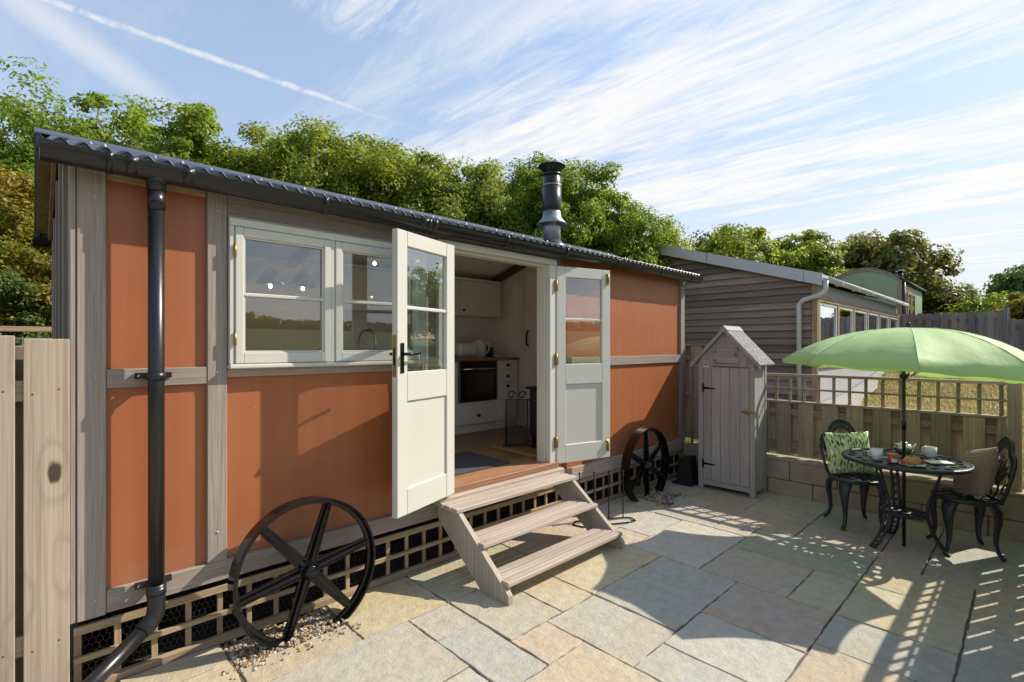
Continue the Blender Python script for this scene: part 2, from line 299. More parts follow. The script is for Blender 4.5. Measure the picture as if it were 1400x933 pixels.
def canopy_mat():
    m, nt, N, L, b = new_mat('green_canopy')
    b.inputs['Base Color'].default_value = (0.52, 0.70, 0.28, 1); b.inputs['Roughness'].default_value = 0.6; b.inputs['Specular IOR Level'].default_value = 0.3
    b.inputs['Sheen Weight'].default_value = 0.15
    tl = N.new('ShaderNodeBsdfTranslucent'); tl.inputs[0].default_value = (0.50, 0.72, 0.20, 1)
    mx = N.new('ShaderNodeMixShader'); mx.inputs[0].default_value = 0.35
    L.new(b.outputs[0], mx.inputs[1]); L.new(tl.outputs[0], mx.inputs[2]); L.new(mx.outputs[0], N['Material Output'].inputs[0])
    tc = N.new('ShaderNodeTexCoord'); n = N.new('ShaderNodeTexNoise'); n.inputs['Scale'].default_value = 5; n.inputs['Detail'].default_value = 3; L.new(tc.outputs['Object'], n.inputs['Vector'])
    bp = N.new('ShaderNodeBump'); bp.inputs['Strength'].default_value = 0.35; bp.inputs['Distance'].default_value = 0.03; L.new(n.outputs['Fac'], bp.inputs['Height']); L.new(bp.outputs[0], b.inputs['Normal'])
canopy_mat()
plain('seam_green', (0.33, 0.52, 0.20), 0.7)
def leaf_mat(name, cols, trans=0.42):
    m, nt, N, L, b = new_mat(name)
    g = N.new('ShaderNodeNewGeometry'); cr = N.new('ShaderNodeValToRGB'); e = cr.color_ramp.elements
    while len(e) < len(cols): e.new(0.5)
    for i, c in enumerate(cols): e[i].position = i / (len(cols) - 1); e[i].color = (*c, 1)
    tc = N.new('ShaderNodeTexCoord'); n = N.new('ShaderNodeTexNoise'); n.inputs['Scale'].default_value = 0.9; n.inputs['Detail'].default_value = 3; L.new(tc.outputs['Object'], n.inputs['Vector'])
    a = N.new('ShaderNodeMath'); a.operation = 'MULTIPLY_ADD'; L.new(n.outputs['Fac'], a.inputs[0]); a.inputs[1].default_value = 1.3; a.inputs[2].default_value = -0.65
    a2 = N.new('ShaderNodeMath'); a2.operation = 'ADD'; a2.use_clamp = True; L.new(a.outputs[0], a2.inputs[0]); L.new(g.outputs['Random Per Island'], a2.inputs[1])
    L.new(a2.outputs[0], cr.inputs[0]); L.new(cr.outputs[0], b.inputs['Base Color']); b.inputs['Roughness'].default_value = 0.5; b.inputs['Specular IOR Level'].default_value = 0.35
    tl = N.new('ShaderNodeBsdfTranslucent'); hs = N.new('ShaderNodeHueSaturation'); hs.inputs['Value'].default_value = 1.5; hs.inputs['Saturation'].default_value = 1.05; L.new(cr.outputs[0], hs.inputs['Color']); L.new(hs.outputs[0], tl.inputs[0])
    mx = N.new('ShaderNodeMixShader'); mx.inputs[0].default_value = trans; L.new(b.outputs[0], mx.inputs[1]); L.new(tl.outputs[0], mx.inputs[2]); L.new(mx.outputs[0], N['Material Output'].inputs[0])
leaf_mat('leaf_bright', [(0.125, 0.185, 0.02), (0.195, 0.265, 0.03), (0.27, 0.325, 0.04)], 0.52)
leaf_mat('leaf_oak', [(0.125, 0.175, 0.018), (0.19, 0.245, 0.027), (0.25, 0.295, 0.038), (0.31, 0.30, 0.046)], 0.52)
leaf_mat('leaf_olive', [(0.115, 0.14, 0.028), (0.20, 0.20, 0.046), (0.27, 0.235, 0.07)], 0.45)
leaf_mat('leaf_yellow', [(0.10, 0.13, 0.018), (0.24, 0.21, 0.026), (0.40, 0.26, 0.038)], 0.45)
leaf_mat('leaf_dark', [(0.07, 0.10, 0.018), (0.10, 0.145, 0.025), (0.14, 0.17, 0.035)], 0.4)
leaf_mat('straw', [(0.40, 0.27, 0.10), (0.54, 0.38, 0.16), (0.60, 0.45, 0.22)], 0.3)
def ground_mat():
    m, nt, N, L, b = new_mat('grassland')
    tc = N.new('ShaderNodeTexCoord'); sp = N.new('ShaderNodeSeparateXYZ'); L.new(tc.outputs['Object'], sp.inputs[0])
    n = N.new('ShaderNodeTexNoise'); n.inputs['Scale'].default_value = 0.5; n.inputs['Detail'].default_value = 7; L.new(tc.outputs['Object'], n.inputs['Vector'])
    n2 = N.new('ShaderNodeTexNoise'); n2.inputs['Scale'].default_value = 14; n2.inputs['Detail'].default_value = 6; L.new(tc.outputs['Object'], n2.inputs['Vector'])
    gr = N.new('ShaderNodeValToRGB'); gr.color_ramp.elements[0].color = (0.045, 0.07, 0.016, 1); gr.color_ramp.elements[1].color = (0.11, 0.135, 0.035, 1); L.new(n2.outputs['Fac'], gr.inputs[0])
    st = N.new('ShaderNodeValToRGB'); st.color_ramp.elements[0].color = (0.42, 0.28, 0.10, 1); st.color_ramp.elements[1].color = (0.62, 0.46, 0.22, 1); L.new(n2.outputs['Fac'], st.inputs[0])
    # mown dry ground lies east of the patio
    ex = N.new('ShaderNodeMapRange'); ex.inputs['From Min'].default_value = 5.6; ex.inputs['From Max'].default_value = 6.4; L.new(sp.outputs[0], ex.inputs['Value'])
    ad = N.new('ShaderNodeMath'); ad.operation = 'MULTIPLY_ADD'; L.new(n.outputs['Fac'], ad.inputs[0]); ad.inputs[1].default_value = 0.5; ad.inputs[2].default_value = 0.72; ad.use_clamp = True
    mu = N.new('ShaderNodeMath'); mu.operation = 'MULTIPLY'; L.new(ad.outputs[0], mu.inputs[0]); L.new(ex.outputs[0], mu.inputs[1])
    mx = N.new('ShaderNodeMix'); mx.data_type = 'RGBA'; L.new(mu.outputs[0], mx.inputs['Factor']); L.new(gr.outputs[0], mx.inputs['A']); L.new(st.outputs[0], mx.inputs['B'])
    L.new(mx.outputs['Result'], b.inputs['Base Color']); b.inputs['Roughness'].default_value = 0.95; b.inputs['Specular IOR Level'].default_value = 0.1
    bp = N.new('ShaderNodeBump'); bp.inputs['Strength'].default_value = 0.8; bp.inputs['Distance'].default_value = 0.05; L.new(n2.outputs['Fac'], bp.inputs['Height']); L.new(bp.outputs[0], b.inputs['Normal'])
ground_mat()
plain('pale_gravel', (0.33, 0.305, 0.27), 0.95, var=0.25, vscale=30, bump=0.6, bscale=90)
def floor_mat():
    m, nt, N, L, b = new_mat('plank_floor')
    tc = N.new('ShaderNodeTexCoord'); br = N.new('ShaderNodeTexBrick'); L.new(tc.outputs['Object'], br.inputs['Vector'])
    br.inputs['Scale'].default_value = 1; br.inputs['Brick Width'].default_value = 1.1; br.inputs['Row Height'].default_value = 0.12; br.inputs['Mortar Size'].default_value = 0.0015
    br.inputs['Color1'].default_value = (0.30, 0.17, 0.07, 1); br.inputs['Color2'].default_value = (0.40, 0.24, 0.10, 1); br.inputs['Mortar'].default_value = (0.1, 0.05, 0.02, 1)
    mp = N.new('ShaderNodeMapping'); mp.inputs['Scale'].default_value = (1.5, 30, 30); L.new(tc.outputs['Object'], mp.inputs[0])
    n = N.new('ShaderNodeTexNoise'); n.inputs['Scale'].default_value = 1; n.inputs['Detail'].default_value = 5; L.new(mp.outputs[0], n.inputs['Vector'])
    mx = N.new('ShaderNodeMix'); mx.data_type = 'RGBA'; mx.blend_type = 'MULTIPLY'; mx.inputs['Factor'].default_value = 0.6; L.new(br.outputs['Color'], mx.inputs['A'])
    cr = N.new('ShaderNodeValToRGB'); cr.color_ramp.elements[0].position = 0.3; cr.color_ramp.elements[1].position = 0.7; cr.color_ramp.elements[0].color = (0.45, 0.45, 0.45, 1); L.new(n.outputs['Fac'], cr.inputs[0]); L.new(cr.outputs[0], mx.inputs['B'])
    L.new(mx.outputs['Result'], b.inputs['Base Color']); b.inputs['Roughness'].default_value = 0.4
floor_mat()
def cushion_green():
    m, nt, N, L, b = new_mat('sprig_fabric')
    tc = N.new('ShaderNodeTexCoord')
    def sprig(scale, thr, stretch, rot):
        mp = N.new('ShaderNodeMapping'); mp.inputs['Scale'].default_value = stretch; mp.inputs['Rotation'].default_value = (0, 0, rot); L.new(tc.outputs['UV'], mp.inputs[0])
        vo = N.new('ShaderNodeTexVoronoi'); vo.inputs['Scale'].default_value = scale; L.new(mp.outputs[0], vo.inputs['Vector'])
        r = N.new('ShaderNodeMapRange'); r.inputs['From Min'].default_value = thr; r.inputs['From Max'].default_value = thr - 0.06; L.new(vo.outputs['Distance'], r.inputs['Value'])
        return r.outputs[0]
    col = None
    base = (0.50, 0.60, 0.31)
    for (s, t, st, ro, c) in ((8, 0.42, (1.7, 0.8, 1), 0.6, (0.80, 0.80, 0.62)), (8, 0.36, (2.2, 0.7, 1), 0.9, (0.05, 0.09, 0.04)), (9, 0.36, (2.1, 0.7, 1), -0.7, (0.17, 0.30, 0.08)), (8, 0.20, (1, 1, 1), 0.2, (0.34, 0.15, 0.32))):
        mx = N.new('ShaderNodeMix'); mx.data_type = 'RGBA'; L.new(sprig(s, t, st, ro), mx.inputs['Factor'])
        if col is None: mx.inputs['A'].default_value = (*base, 1)
        else: L.new(col, mx.inputs['A'])
        mx.inputs['B'].default_value = (*c, 1); col = mx.outputs['Result']
    L.new(col, b.inputs['Base Color']); b.inputs['Roughness'].default_value = 0.9; b.inputs['Specular IOR Level'].default_value = 0.1
cushion_green()
def cushion_brown():
    m, nt, N, L, b = new_mat('cord_fabric')
    tc = N.new('ShaderNodeTexCoord'); sp = N.new('ShaderNodeSeparateXYZ'); L.new(tc.outputs['UV'], sp.inputs[0])
    w = N.new('ShaderNodeMath'); w.operation = 'MULTIPLY'; w.inputs[1].default_value = 190; L.new(sp.outputs[1], w.inputs[0])
    s = N.new('ShaderNodeMath'); s.operation = 'SINE'; L.new(w.outputs[0], s.inputs[0])
    r = N.new('ShaderNodeMapRange'); r.inputs['From Min'].default_value = -1; L.new(s.outputs[0], r.inputs['Value'])
    mx = N.new('ShaderNodeMix'); mx.data_type = 'RGBA'; L.new(r.outputs[0], mx.inputs['Factor']); mx.inputs['A'].default_value = (0.15, 0.085, 0.06, 1); mx.inputs['B'].default_value = (0.42, 0.265, 0.20, 1)
    L.new(mx.outputs['Result'], b.inputs['Base Color']); b.inputs['Roughness'].default_value = 0.85; b.inputs['Sheen Weight'].default_value = 0.3
    bp = N.new('ShaderNodeBump'); bp.inputs['Strength'].default_value = 0.5; bp.inputs['Distance'].default_value = 0.006; L.new(s.outputs[0], bp.inputs['Height']); L.new(bp.outputs[0], b.inputs['Normal'])
cushion_brown()
def bulb():
    m, nt, N, L, b = new_mat('bulb_glow'); b.inputs['Emission Color'].default_value = (1, 0.66, 0.32, 1); b.inputs['Emission Strength'].default_value = 45
bulb()

# ------------------------------------------------------------------ mesh builders
OFF = {}
class MB:
    def __init__(s): s.v = []; s.f = []; s.sm = []
    def add(s, vs, fs, smooth=False):
        o = len(s.v); s.v += [Vector(p) for p in vs]; s.f += [[i + o for i in f] for f in fs]; s.sm += [smooth] * len(fs); return s
    def box(s, x0, x1, y0, y1, z0, z1, bev=0.0):
        if x0 > x1: x0, x1 = x1, x0
        if y0 > y1: y0, y1 = y1, y0
        if z0 > z1: z0, z1 = z1, z0
        if bev <= 0:
            vs = [(x, y, z) for z in (z0, z1) for y in (y0, y1) for x in (x0, x1)]
            return s.add(vs, [[0, 2, 3, 1], [4, 5, 7, 6], [0, 1, 5, 4], [2, 6, 7, 3], [0, 4, 6, 2], [1, 3, 7, 5]])
        b = min(bev, (x1 - x0) * .45, (y1 - y0) * .45, (z1 - z0) * .45)
        bm = bmesh.new(); bmesh.ops.create_cube(bm, size=1)
        for v in bm.verts: v.co = Vector(((x0 + x1) / 2 + v.co.x * (x1 - x0), (y0 + y1) / 2 + v.co.y * (y1 - y0), (z0 + z1) / 2 + v.co.z * (z1 - z0)))
        bmesh.ops.bevel(bm, geom=bm.edges[:], offset=b, segments=1, affect='EDGES')
        bm.verts.index_update()
        s.add([v.co.copy() for v in bm.verts], [[v.index for v in f.verts] for f in bm.faces]); bm.free(); return s
    def prism(s, poly, axis, a, b):
        """poly: 2D outline; extruded along axis from a to b. axis x: (y,z), y: (x,z), z: (x,y)"""
        def P(p, t): return {'x': (t, p[0], p[1]), 'y': (p[0], t, p[1]), 'z': (p[0], p[1], t)}[axis]
        n = len(poly); vs = [P(p, a) for p in poly] + [P(p, b) for p in poly]
        fs = [list(range(n))[::-1], list(range(n, 2 * n))] + [[i, (i + 1) % n, n + (i + 1) % n, n + i] for i in range(n)]
        return s.add(vs, fs)
    def tube(s, pts, rad, seg=8, smooth=True, caps=True, flat=None):
        pts = [Vector(p) for p in pts]; n = len(pts)
        rads = rad if isinstance(rad, (list, tuple)) else [rad] * n
        vs = []; up = Vector((0, 0, 1)); prev = None
        for i, p in enumerate(pts):
            d = (pts[min(i + 1, n - 1)] - pts[max(i - 1, 0)]).normalized()
            if prev is None:
                a = d.cross(up if abs(d.z) < .95 else Vector((1, 0, 0))).normalized()
            else:
                a = (prev - d * prev.dot(d)).normalized()
            prev = a; b = d.cross(a)
            for k in range(seg):
                t = 2 * math.pi * k / seg; ra = rads[i]
                rb = ra * flat if flat else ra
                vs.append(p + a * math.cos(t) * ra + b * math.sin(t) * rb)
        fs = [[i * seg + k, i * seg + (k + 1) % seg, (i + 1) * seg + (k + 1) % seg, (i + 1) * seg + k] for i in range(n - 1) for k in range(seg)]
        if caps: fs += [[k for k in range(seg)][::-1], [(n - 1) * seg + k for k in range(seg)]]
        return s.add(vs, fs, smooth)
    def lathe(s, prof, c=(0, 0, 0), seg=24, smooth=True):
        n = len(prof); vs = []
        for (r, z) in prof:
            for k in range(seg):
                t = 2 * math.pi * k / seg; vs.append((c[0] + r * math.cos(t), c[1] + r * math.sin(t), c[2] + z))
        fs = [[i * seg + k, i * seg + (k + 1) % seg, (i + 1) * seg + (k + 1) % seg, (i + 1) * seg + k] for i in range(n - 1) for k in range(seg)]
        if prof[0][0] > 1e-4: fs.append([k for k in range(seg)][::-1])
        if prof[-1][0] > 1e-4: fs.append([(n - 1) * seg + k for k in range(seg)])
        return s.add(vs, fs, smooth)
    def ball(s, c, r, seg=12, rings=8, sc=(1, 1, 1)):
        vs = []; fs = []
        for i in range(rings + 1):
            p = math.pi * i / rings
            for k in range(seg):
                t = 2 * math.pi * k / seg
                vs.append((c[0] + r * sc[0] * math.sin(p) * math.cos(t), c[1] + r * sc[1] * math.sin(p) * math.sin(t), c[2] - r * sc[2] * math.cos(p)))
        for i in range(rings):
            for k in range(seg): fs.append([i * seg + k, i * seg + (k + 1) % seg, (i + 1) * seg + (k + 1) % seg, (i + 1) * seg + k])
        return s.add(vs, fs, True)
    def xf(s, mat): s.v = [mat @ p for p in s.v]; return s
    def mesh(s, name, mat, off=Vector((0, 0, 0))):
        me = bpy.data.meshes.new(name); me.from_pydata([tuple(p - off) for p in s.v], [], s.f)
        for p, b in zip(me.polygons, s.sm): p.use_smooth = b
        if mat: me.materials.append(M[mat])
        me.validate(); return me
    def build(s, name, mat, parent=None, label=None, cat=None, group=None, kind=None):
        if parent is not None: off = OFF[parent.name]
        else:
            lo = [min(p[i] for p in s.v) for i in range(3)]; hi = [max(p[i] for p in s.v) for i in range(3)]
            off = Vector(((lo[0] + hi[0]) / 2, (lo[1] + hi[1]) / 2, lo[2]))
        o = bpy.data.objects.new(name, s.mesh(name, mat, off)); C.objects.link(o)
        if parent is not None: o.parent = parent
        else: o.location = off
        OFF[o.name] = off
        return tag(o, label, cat, group, kind)
def tag(o, label=None, cat=None, group=None, kind=None):
    if label: o['label'] = label
    if cat: o['category'] = cat
    if group: o['group'] = group
    if kind: o['kind'] = kind
    return o
def thing(name, label, cat, loc=(0, 0, 0), group=None, local=False):
    """Empty at the thing's base. Parts are given in world coordinates, or in the thing's own when local."""
    o = bpy.data.objects.new(name, None); C.objects.link(o); o.empty_display_size = 0.1
    o.location = loc; OFF[o.name] = Vector((0, 0, 0)) if local else Vector(loc)
    return tag(o, label, cat, group)
def piece(me, name, parent, loc, rot=(0, 0, 0), scale=(1, 1, 1)):
    """A part that shares mesh data with its likes; loc in world (or thing) coordinates."""
    o = bpy.data.objects.new(name, me); C.objects.link(o); o.parent = parent
    o.location = Vector(loc) - OFF[parent.name]; o.rotation_euler = rot; o.scale = scale; OFF[o.name] = Vector(loc)
    return o
def copy_tree(o, parent=None):
    c = o.copy(); C.objects.link(c); c.parent = parent; OFF[c.name] = OFF[o.name].copy()
    for ch in list(o.children): copy_tree(ch, c)
    return c
def bx(name, mat, parent, x0, x1, y0, y1, z0, z1, bev=0.003, **k): return MB().box(x0, x1, y0, y1, z0, z1, bev).build(name, mat, parent, **k)
def sstep(t): t = max(0.0, min(1.0, t)); return t * t * (3 - 2 * t)

# ------------------------------------------------------------------ terrain
def ground_z(x, y):
    east = 0.0 if x < 5.95 else 0.50 + 0.10 * sstep((x - 6) / 5) + 0.95 * sstep((x - 11.5) / 11) + 0.035 * max(0, x - 24)
    south = 0.056 * max(0.0, -y - 2.2)
    north = 0.05 * max(0.0, y - 9) if x < 5.95 else 0.03 * max(0.0, y - 9)
    return -0.16 + max(east, min(south, 5.5 + 0.4 * math.sin(x * 0.03))) + min(north, 2.0)
def build_ground():
    def axis(lo, hi, mid):
        s = sorted(set([round(v, 3) for v in mid] + [lo, hi] + [lo + (mid[0] - lo) * (1 - (i / 26) ** .5) for i in range(1, 26)] + [mid[-1] + (hi - mid[-1]) * (i / 26) ** 2.2 for i in range(1, 26)]))
        return s
    xs = axis(-160, 260, [-6 + i for i in range(0, 12)] + [5.9, 6.0] + [6.5 + i * 0.75 for i in range(0, 32)])
    ys = axis(-170, 160, [-14 + i for i in range(0, 31)])
    vs = [(x, y, ground_z(x, y)) for y in ys for x in xs]; nx = len(xs)
    fs = [[j * nx + i, j * nx + i + 1, (j + 1) * nx + i + 1, (j + 1) * nx + i] for j in range(len(ys) - 1) for i in range(nx - 1)]
    o = MB().add(vs, fs, True).build('ground', 'grassland', kind='structure', label='grass ground with dry straw coloured turf beyond the fence')
    return o
build_ground()
# pale gravel path in front of the timber building
def path_sheet():
    mb = MB(); pts = []
    for i in range(13):
        x = 7.2 + i * 0.9
        pts.append((x, min(2.9, 2.08 + 0.085 * (x - 8.5) + 0.05 * math.sin(x * 2.1)))); 
    vs = []; fs = []
    for x, y in pts:
        for yy in (y, (y + 2.965) / 2, 2.965): vs.append((x, yy, ground_z(x, yy) + 0.02))
    for i in range(len(pts) - 1):
        for k in range(2): fs.append([i * 3 + k, (i + 1) * 3 + k, (i + 1) * 3 + k + 1, i * 3 + k + 1])
    mb.add(vs, fs).build('gravel_path', 'pale_gravel', kind='structure', label='pale gravel path beside the timber clad building')
path_sheet()

# ------------------------------------------------------------------ patio
patio = MB().box(-3.2, .738, -3.4, 3.03, -0.14, -0.010).box(.738, 1.308, -3.4, 2.738, -.14, -.010).box(1.308, 5.83, -3.4, 3.03, -.14, -.010).build('patio', 'mortar_bed', kind='structure', label='patio of mixed riven sandstone slabs with dark joints')
TONE = {'y': (0.475, 0.40, 0.26), 'g': (0.445, 0.40, 0.315), 'b': (0.41, 0.39, 0.325), 'p': (0.465, 0.385, 0.29), 'o': (0.445, 0.395, 0.28), 'e': (0.385, 0.38, 0.285), 'l': (0.475, 0.44, 0.37), 'w': (0.44, 0.37, 0.295)}
SLABS = [(1.31, 1.88, 2.53, 3.03, 'y'), (0.74, 1.31, 2.53, 2.74, 'y'), (1.585, 1.88, 2.24, 2.53, 'g'), (0.74, 1.585, 1.955, 2.53, 'g'), (1.585, 1.875, 1.685, 2.24, 'b'),
    (1.0, 1.585, 1.385, 1.955, 'l'), (1.88, 2.31, 1.965, 2.53, 'o'), (1.88, 2.74, 2.53, 3.03, 'o'), (2.31, 2.615, 1.965, 2.53, 'y'), (2.615, 3.46, 1.965, 2.53, 'y'),
    (2.74, 3.76, 2.53, 3.03, 'p'), (3.46, 3.76, 2.24, 2.53, 'p'), (3.76, 4.32, 2.24, 2.82, 'l'), (3.76, 4.32, 2.82, 3.03, 'o'), (4.32, 4.62, 2.53, 3.03, 'o'),
    (1.875, 2.165, 1.685, 1.965, 'p'), (1.585, 2.165, 1.1, 1.685, 'y'), (2.165, 2.615, 1.385, 1.965, 'g'), (2.615, 3.18, 1.39, 1.965, 'b'), (3.18, 3.465, 1.39, 1.965, 'b'),
    (3.465, 4.335, 1.665, 2.24, 'l'), (4.335, 4.735, 1.96, 2.53, 'g'), (4.735, 5.05, 1.96, 2.25, 'w'), (4.735, 5.05, 2.25, 2.62, 'g'), (5.05, 5.83, 1.96, 2.53, 'w'), (5.05, 5.83, 2.53, 3.03, 'g'),
    (3.465, 4.045, 1.085, 1.665, 'w'), (4.045, 4.63, 0.82, 1.665, 'e'), (4.335, 4.63, 1.665, 1.96, 'p'), (4.63, 5.075, 1.39, 1.96, 'w'), (5.075, 5.83, 1.39, 1.96, 'o'),
    (4.63, 5.075, 0.82, 1.39, 'w'), (5.075, 5.83, 0.82, 1.39, 'e'), (3.465, 4.045, 0.82, 1.085, 'o'), (2.91, 3.465, 0.82, 1.39, 'w'), (2.455, 2.91, 0.82, 1.385, 'l'), (2.165, 2.455, 0.55, 1.385, 'b'),
    (3.05, 3.465, 0.26, 0.82, 'b'), (2.455, 3.05, 0.26, 0.82, 'p'), (3.465, 4.045, 0.26, 0.82, 'o'), (4.045, 4.485, 0.26, 0.82, 'o'), (4.485, 5.29, 0.54, 0.82, 'p'), (5.29, 5.83, 0.54, 0.82, 'o'),
    (4.485, 4.77, -0.05, 0.54, 'w'), (4.77, 5.83, -0.05, 0.54, 'e'), (3.6, 3.9, -0.3, 0.26, 'b'), (3.9, 4.485, -0.3, 0.26, 'o'), (3.16, 3.6, -0.3, 0.26, 'b'), (2.455, 3.16, -0.3, 0.26, 'g'),
    (0.3, 0.73, 2.82, 3.03, 'y'), (0.2, 0.73, 2.53, 2.82, 'y'), (-0.4, 0.3, 2.82, 3.03, 'g'), (-0.4, 0.2, 2.24, 2.82, 'p'), (0.2, 0.74, 1.955, 2.53, 'g'), (-0.4, 0.2, 1.67, 2.24, 'b'),
    (0.2, 1.0, 1.385, 1.955, 'y'), (1.0, 1.585, 1.1, 1.385, 'p'), (0.2, 1.0, 0.82, 1.385, 'l'), (1.0, 1.585, 0.55, 1.1, 'g'), (1.585, 2.165, 0.55, 1.1, 'w'), (1.3, 2.455, -0.02, 0.55, 'b')]
def slab_obj(x0, x1, y0, y1, tone, rng):
    g = 0.0045; cx, cy = (x0 + x1) / 2, (y0 + y1) / 2
    x0 += g; x1 -= g; y0 += g; y1 -= g
    n = 9; ring = []
    for i in range(n): ring.append((x0 + (x1 - x0) * i / n, y0))
    for i in range(n): ring.append((x1, y0 + (y1 - y0) * i / n))
    for i in range(n): ring.append((x1 - (x1 - x0) * i / n, y1))
    for i in range(n): ring.append((x0, y1 - (y1 - y0) * i / n))
    out = []; top = []
    h = rng.uniform(-0.003, 0.002); tx = rng.uniform(-.003, .003); ty = rng.uniform(-.003, .003)
    for i, (x, y) in enumerate(ring):
        j = 0.0042 if i % n else 0.004
        out.append((x + rng.uniform(-j, j) - cx, y + rng.uniform(-j, j) - cy))
    for (x, y) in out: top.append((x * (1 - 0.0028 / (x1 - x0) * 2), y * (1 - 0.0028 / (y1 - y0) * 2), h + tx * x + ty * y - rng.uniform(0, 0.0016)))
    N = len(out)
    vs = [(x, y, -0.11) for x, y in out] + [(x, y, h - 0.005) for x, y in out] + top
    fs = [[i, (i + 1) % N, N + (i + 1) % N, N + i] for i in range(N)] + [[N + i, N + (i + 1) % N, 2 * N + (i + 1) % N, 2 * N + i] for i in range(N)] + [list(range(2 * N, 3 * N))]
    me = MB().add(vs, fs).mesh('paving_slab', 'sandstone')
    o = piece(me, 'paving_slab', patio, (cx, cy, 0))
    t = TONE[tone]; k = rng.uniform(0.93, 1.07); o.color = (t[0] * k, t[1] * k * rng.uniform(.98, 1.02), t[2] * k * rng.uniform(.94, 1.06), 1)
rng = random.Random(3)
for s in SLABS: slab_obj(*s, rng)
# the rest of the terrace around and behind the camera
yy = -0.3
for row in range(6):
    h = 0.56; x = -3.1 + rng.uniform(0, 0.4)
    while x < 5.5:
        w = rng.choice((0.56, 0.84, 0.56, 0.42)); xe = min(x + w, 5.83)
        slab_obj(x, xe, yy - h, yy, rng.choice('ygblpow'), rng); x = xe
    yy -= h
for (a, b) in ((-0.3, 0.26), (0.26, 0.82), (0.82, 1.39), (1.39, 1.67)):
    x = -3.1
    while x < 0.19:
        xe = min(x + 0.8, 0.2); slab_obj(x, xe, a, b, rng.choice('ygblpow'), rng); x = xe
x = 0.2
for xe in (0.74, 1.3): slab_obj(x, xe, -0.3, 0.55 if xe > 1 else 0.82, rng.choice('ygl'), rng); x = xe
for (a, b) in ((1.67, 2.24), (2.24, 3.03)):
    x = -3.1
    while x < -0.41:
        xe = min(x + 0.9, -0.4); slab_obj(x, xe, a, b, rng.choice('ygblpow'), rng); x = xe

def pebble_bed(x0, x1, y0, y1, n, label, seed, lift=0.0):
    r = random.Random(seed); mb = MB()
    for i in range(n):
        x, y = r.uniform(x0, x1), r.uniform(y0, y1)
        s = r.uniform(0.006, 0.015); z = r.uniform(-0.012, 0.012) + lift
        bm = bmesh.new(); bmesh.ops.create_icosphere(bm, subdivisions=1, radius=s)
        sc = Vector((r.uniform(.8, 1.4), r.uniform(.8, 1.3), r.uniform(.5, .8))); rot = Euler((r.uniform(-.4, .4), r.uniform(-.4, .4), r.uniform(0, 6.3))).to_matrix()
        vs = [rot @ Vector((v.co.x * sc.x, v.co.y * sc.y, v.co.z * sc.z)) * r.uniform(.88, 1.1) + Vector((x, y, z)) for v in bm.verts]
        mb.add(vs, [[v.index for v in f.verts] for f in bm.faces], True); bm.free()
    for i in range(90):                                   # strays kicked onto the slabs
        x, y = r.uniform(x0 - .07, x1 + .07), r.uniform(y0 - .09, y0 + .05); s = r.uniform(.004, .009)
        bm = bmesh.new(); bmesh.ops.create_icosphere(bm, subdivisions=1, radius=s)
        mb.add([v.co + Vector((x, y, .002)) for v in bm.verts], [[v.index for v in f.verts] for f in bm.faces], True); bm.free()
    return mb.build('gravel', 'pebble', label=label, kind='stuff', cat='gravel')
pebble_bed(0.74, 1.30, 2.735, 3.03, 2100, 'tan pebble gravel bed under the large wheel beside the downpipe', 1, -.022)
pebble_bed(4.60, 5.04, 2.62, 3.02, 900, 'pale pebble gravel around the foot of the wheel near the shed', 2)

# ------------------------------------------------------------------ shepherd's hut
XL, XR, YF, YB = 0.125, 5.93, 3.035, 5.38
hut = thing('shepherds_hut', 'long orange panelled shepherd hut with grey oak frame and dark corrugated roof', 'hut', (3.0, 4.2, 0.0))
def zr(y): return 2.470 + 0.310 * ((y - 2.90) if y < 4.22 else (5.54 - y))
# front frame
bx('corner_trim', 'oak_z', hut, XL, 0.147, YF + .004, 3.17, .33, 2.468)
bx('post', 'oak_z', hut, 0.150, 0.255, YF, 3.13, .33, 2.47, label='wide grey oak corner post beside the downpipe')
bx('post', 'oak_z', hut, 0.674, 0.768, YF, 3.10, .442, 2.47)
bx('post', 'oak_z', hut, 2.045, 2.138, YF, 3.10, .442, 2.47)
bx('post', 'oak_z', hut, 3.452, 3.54, YF, 3.10, .442, 2.47)
bx('post', 'oak_z', hut, 5.835, XR, YF, 3.13, .30, 2.47)
bx('rail', 'oak_x', hut, 0.257, 3.02, YF + .002, 3.10, .335, .44, label='weathered bottom rail')
bx('rail', 'oak_x', hut, 3.024, 5.833, YF + .002, 3.10, .31, .44)
bx('rail', 'oak_x', hut, 0.257, 0.672, YF + .003, 3.10, 1.40, 1.49)
bx('rail', 'oak_x', hut, 3.542, 5.833, YF + .003, 3.10, 1.40, 1.492)
bx('rail', 'oak_x', hut, 0.770, 2.043, YF + .003, 3.10, 1.43, 1.474)
bx('rail', 'oak_x', hut, 0.770, 2.043, YF + .001, 3.10, 2.312, 2.468)
bx('rail', 'oak_x', hut, 2.140, 3.450, YF + .001, 3.10, 2.388, 2.468)
bx('trim', 'lattice_x', hut, 0.257, 0.672, 3.05, 3.10, 2.395, 2.468)
bx('trim', 'lattice_x', hut, 3.542, 5.833, 3.05, 3.10, 2.445, 2.468)
for (a, b, c, d) in ((.250, .68, 1.485, 2.40), (.250, .68, .435, 1.405), (.760, 2.05, .435, 1.435), (3.53, 5.84, 1.485, 2.45), (3.53, 5.84, .435, 1.405)):
    bx('panel', 'orange_paint', hut, a, b, 3.062, 3.092, c, d, 0)
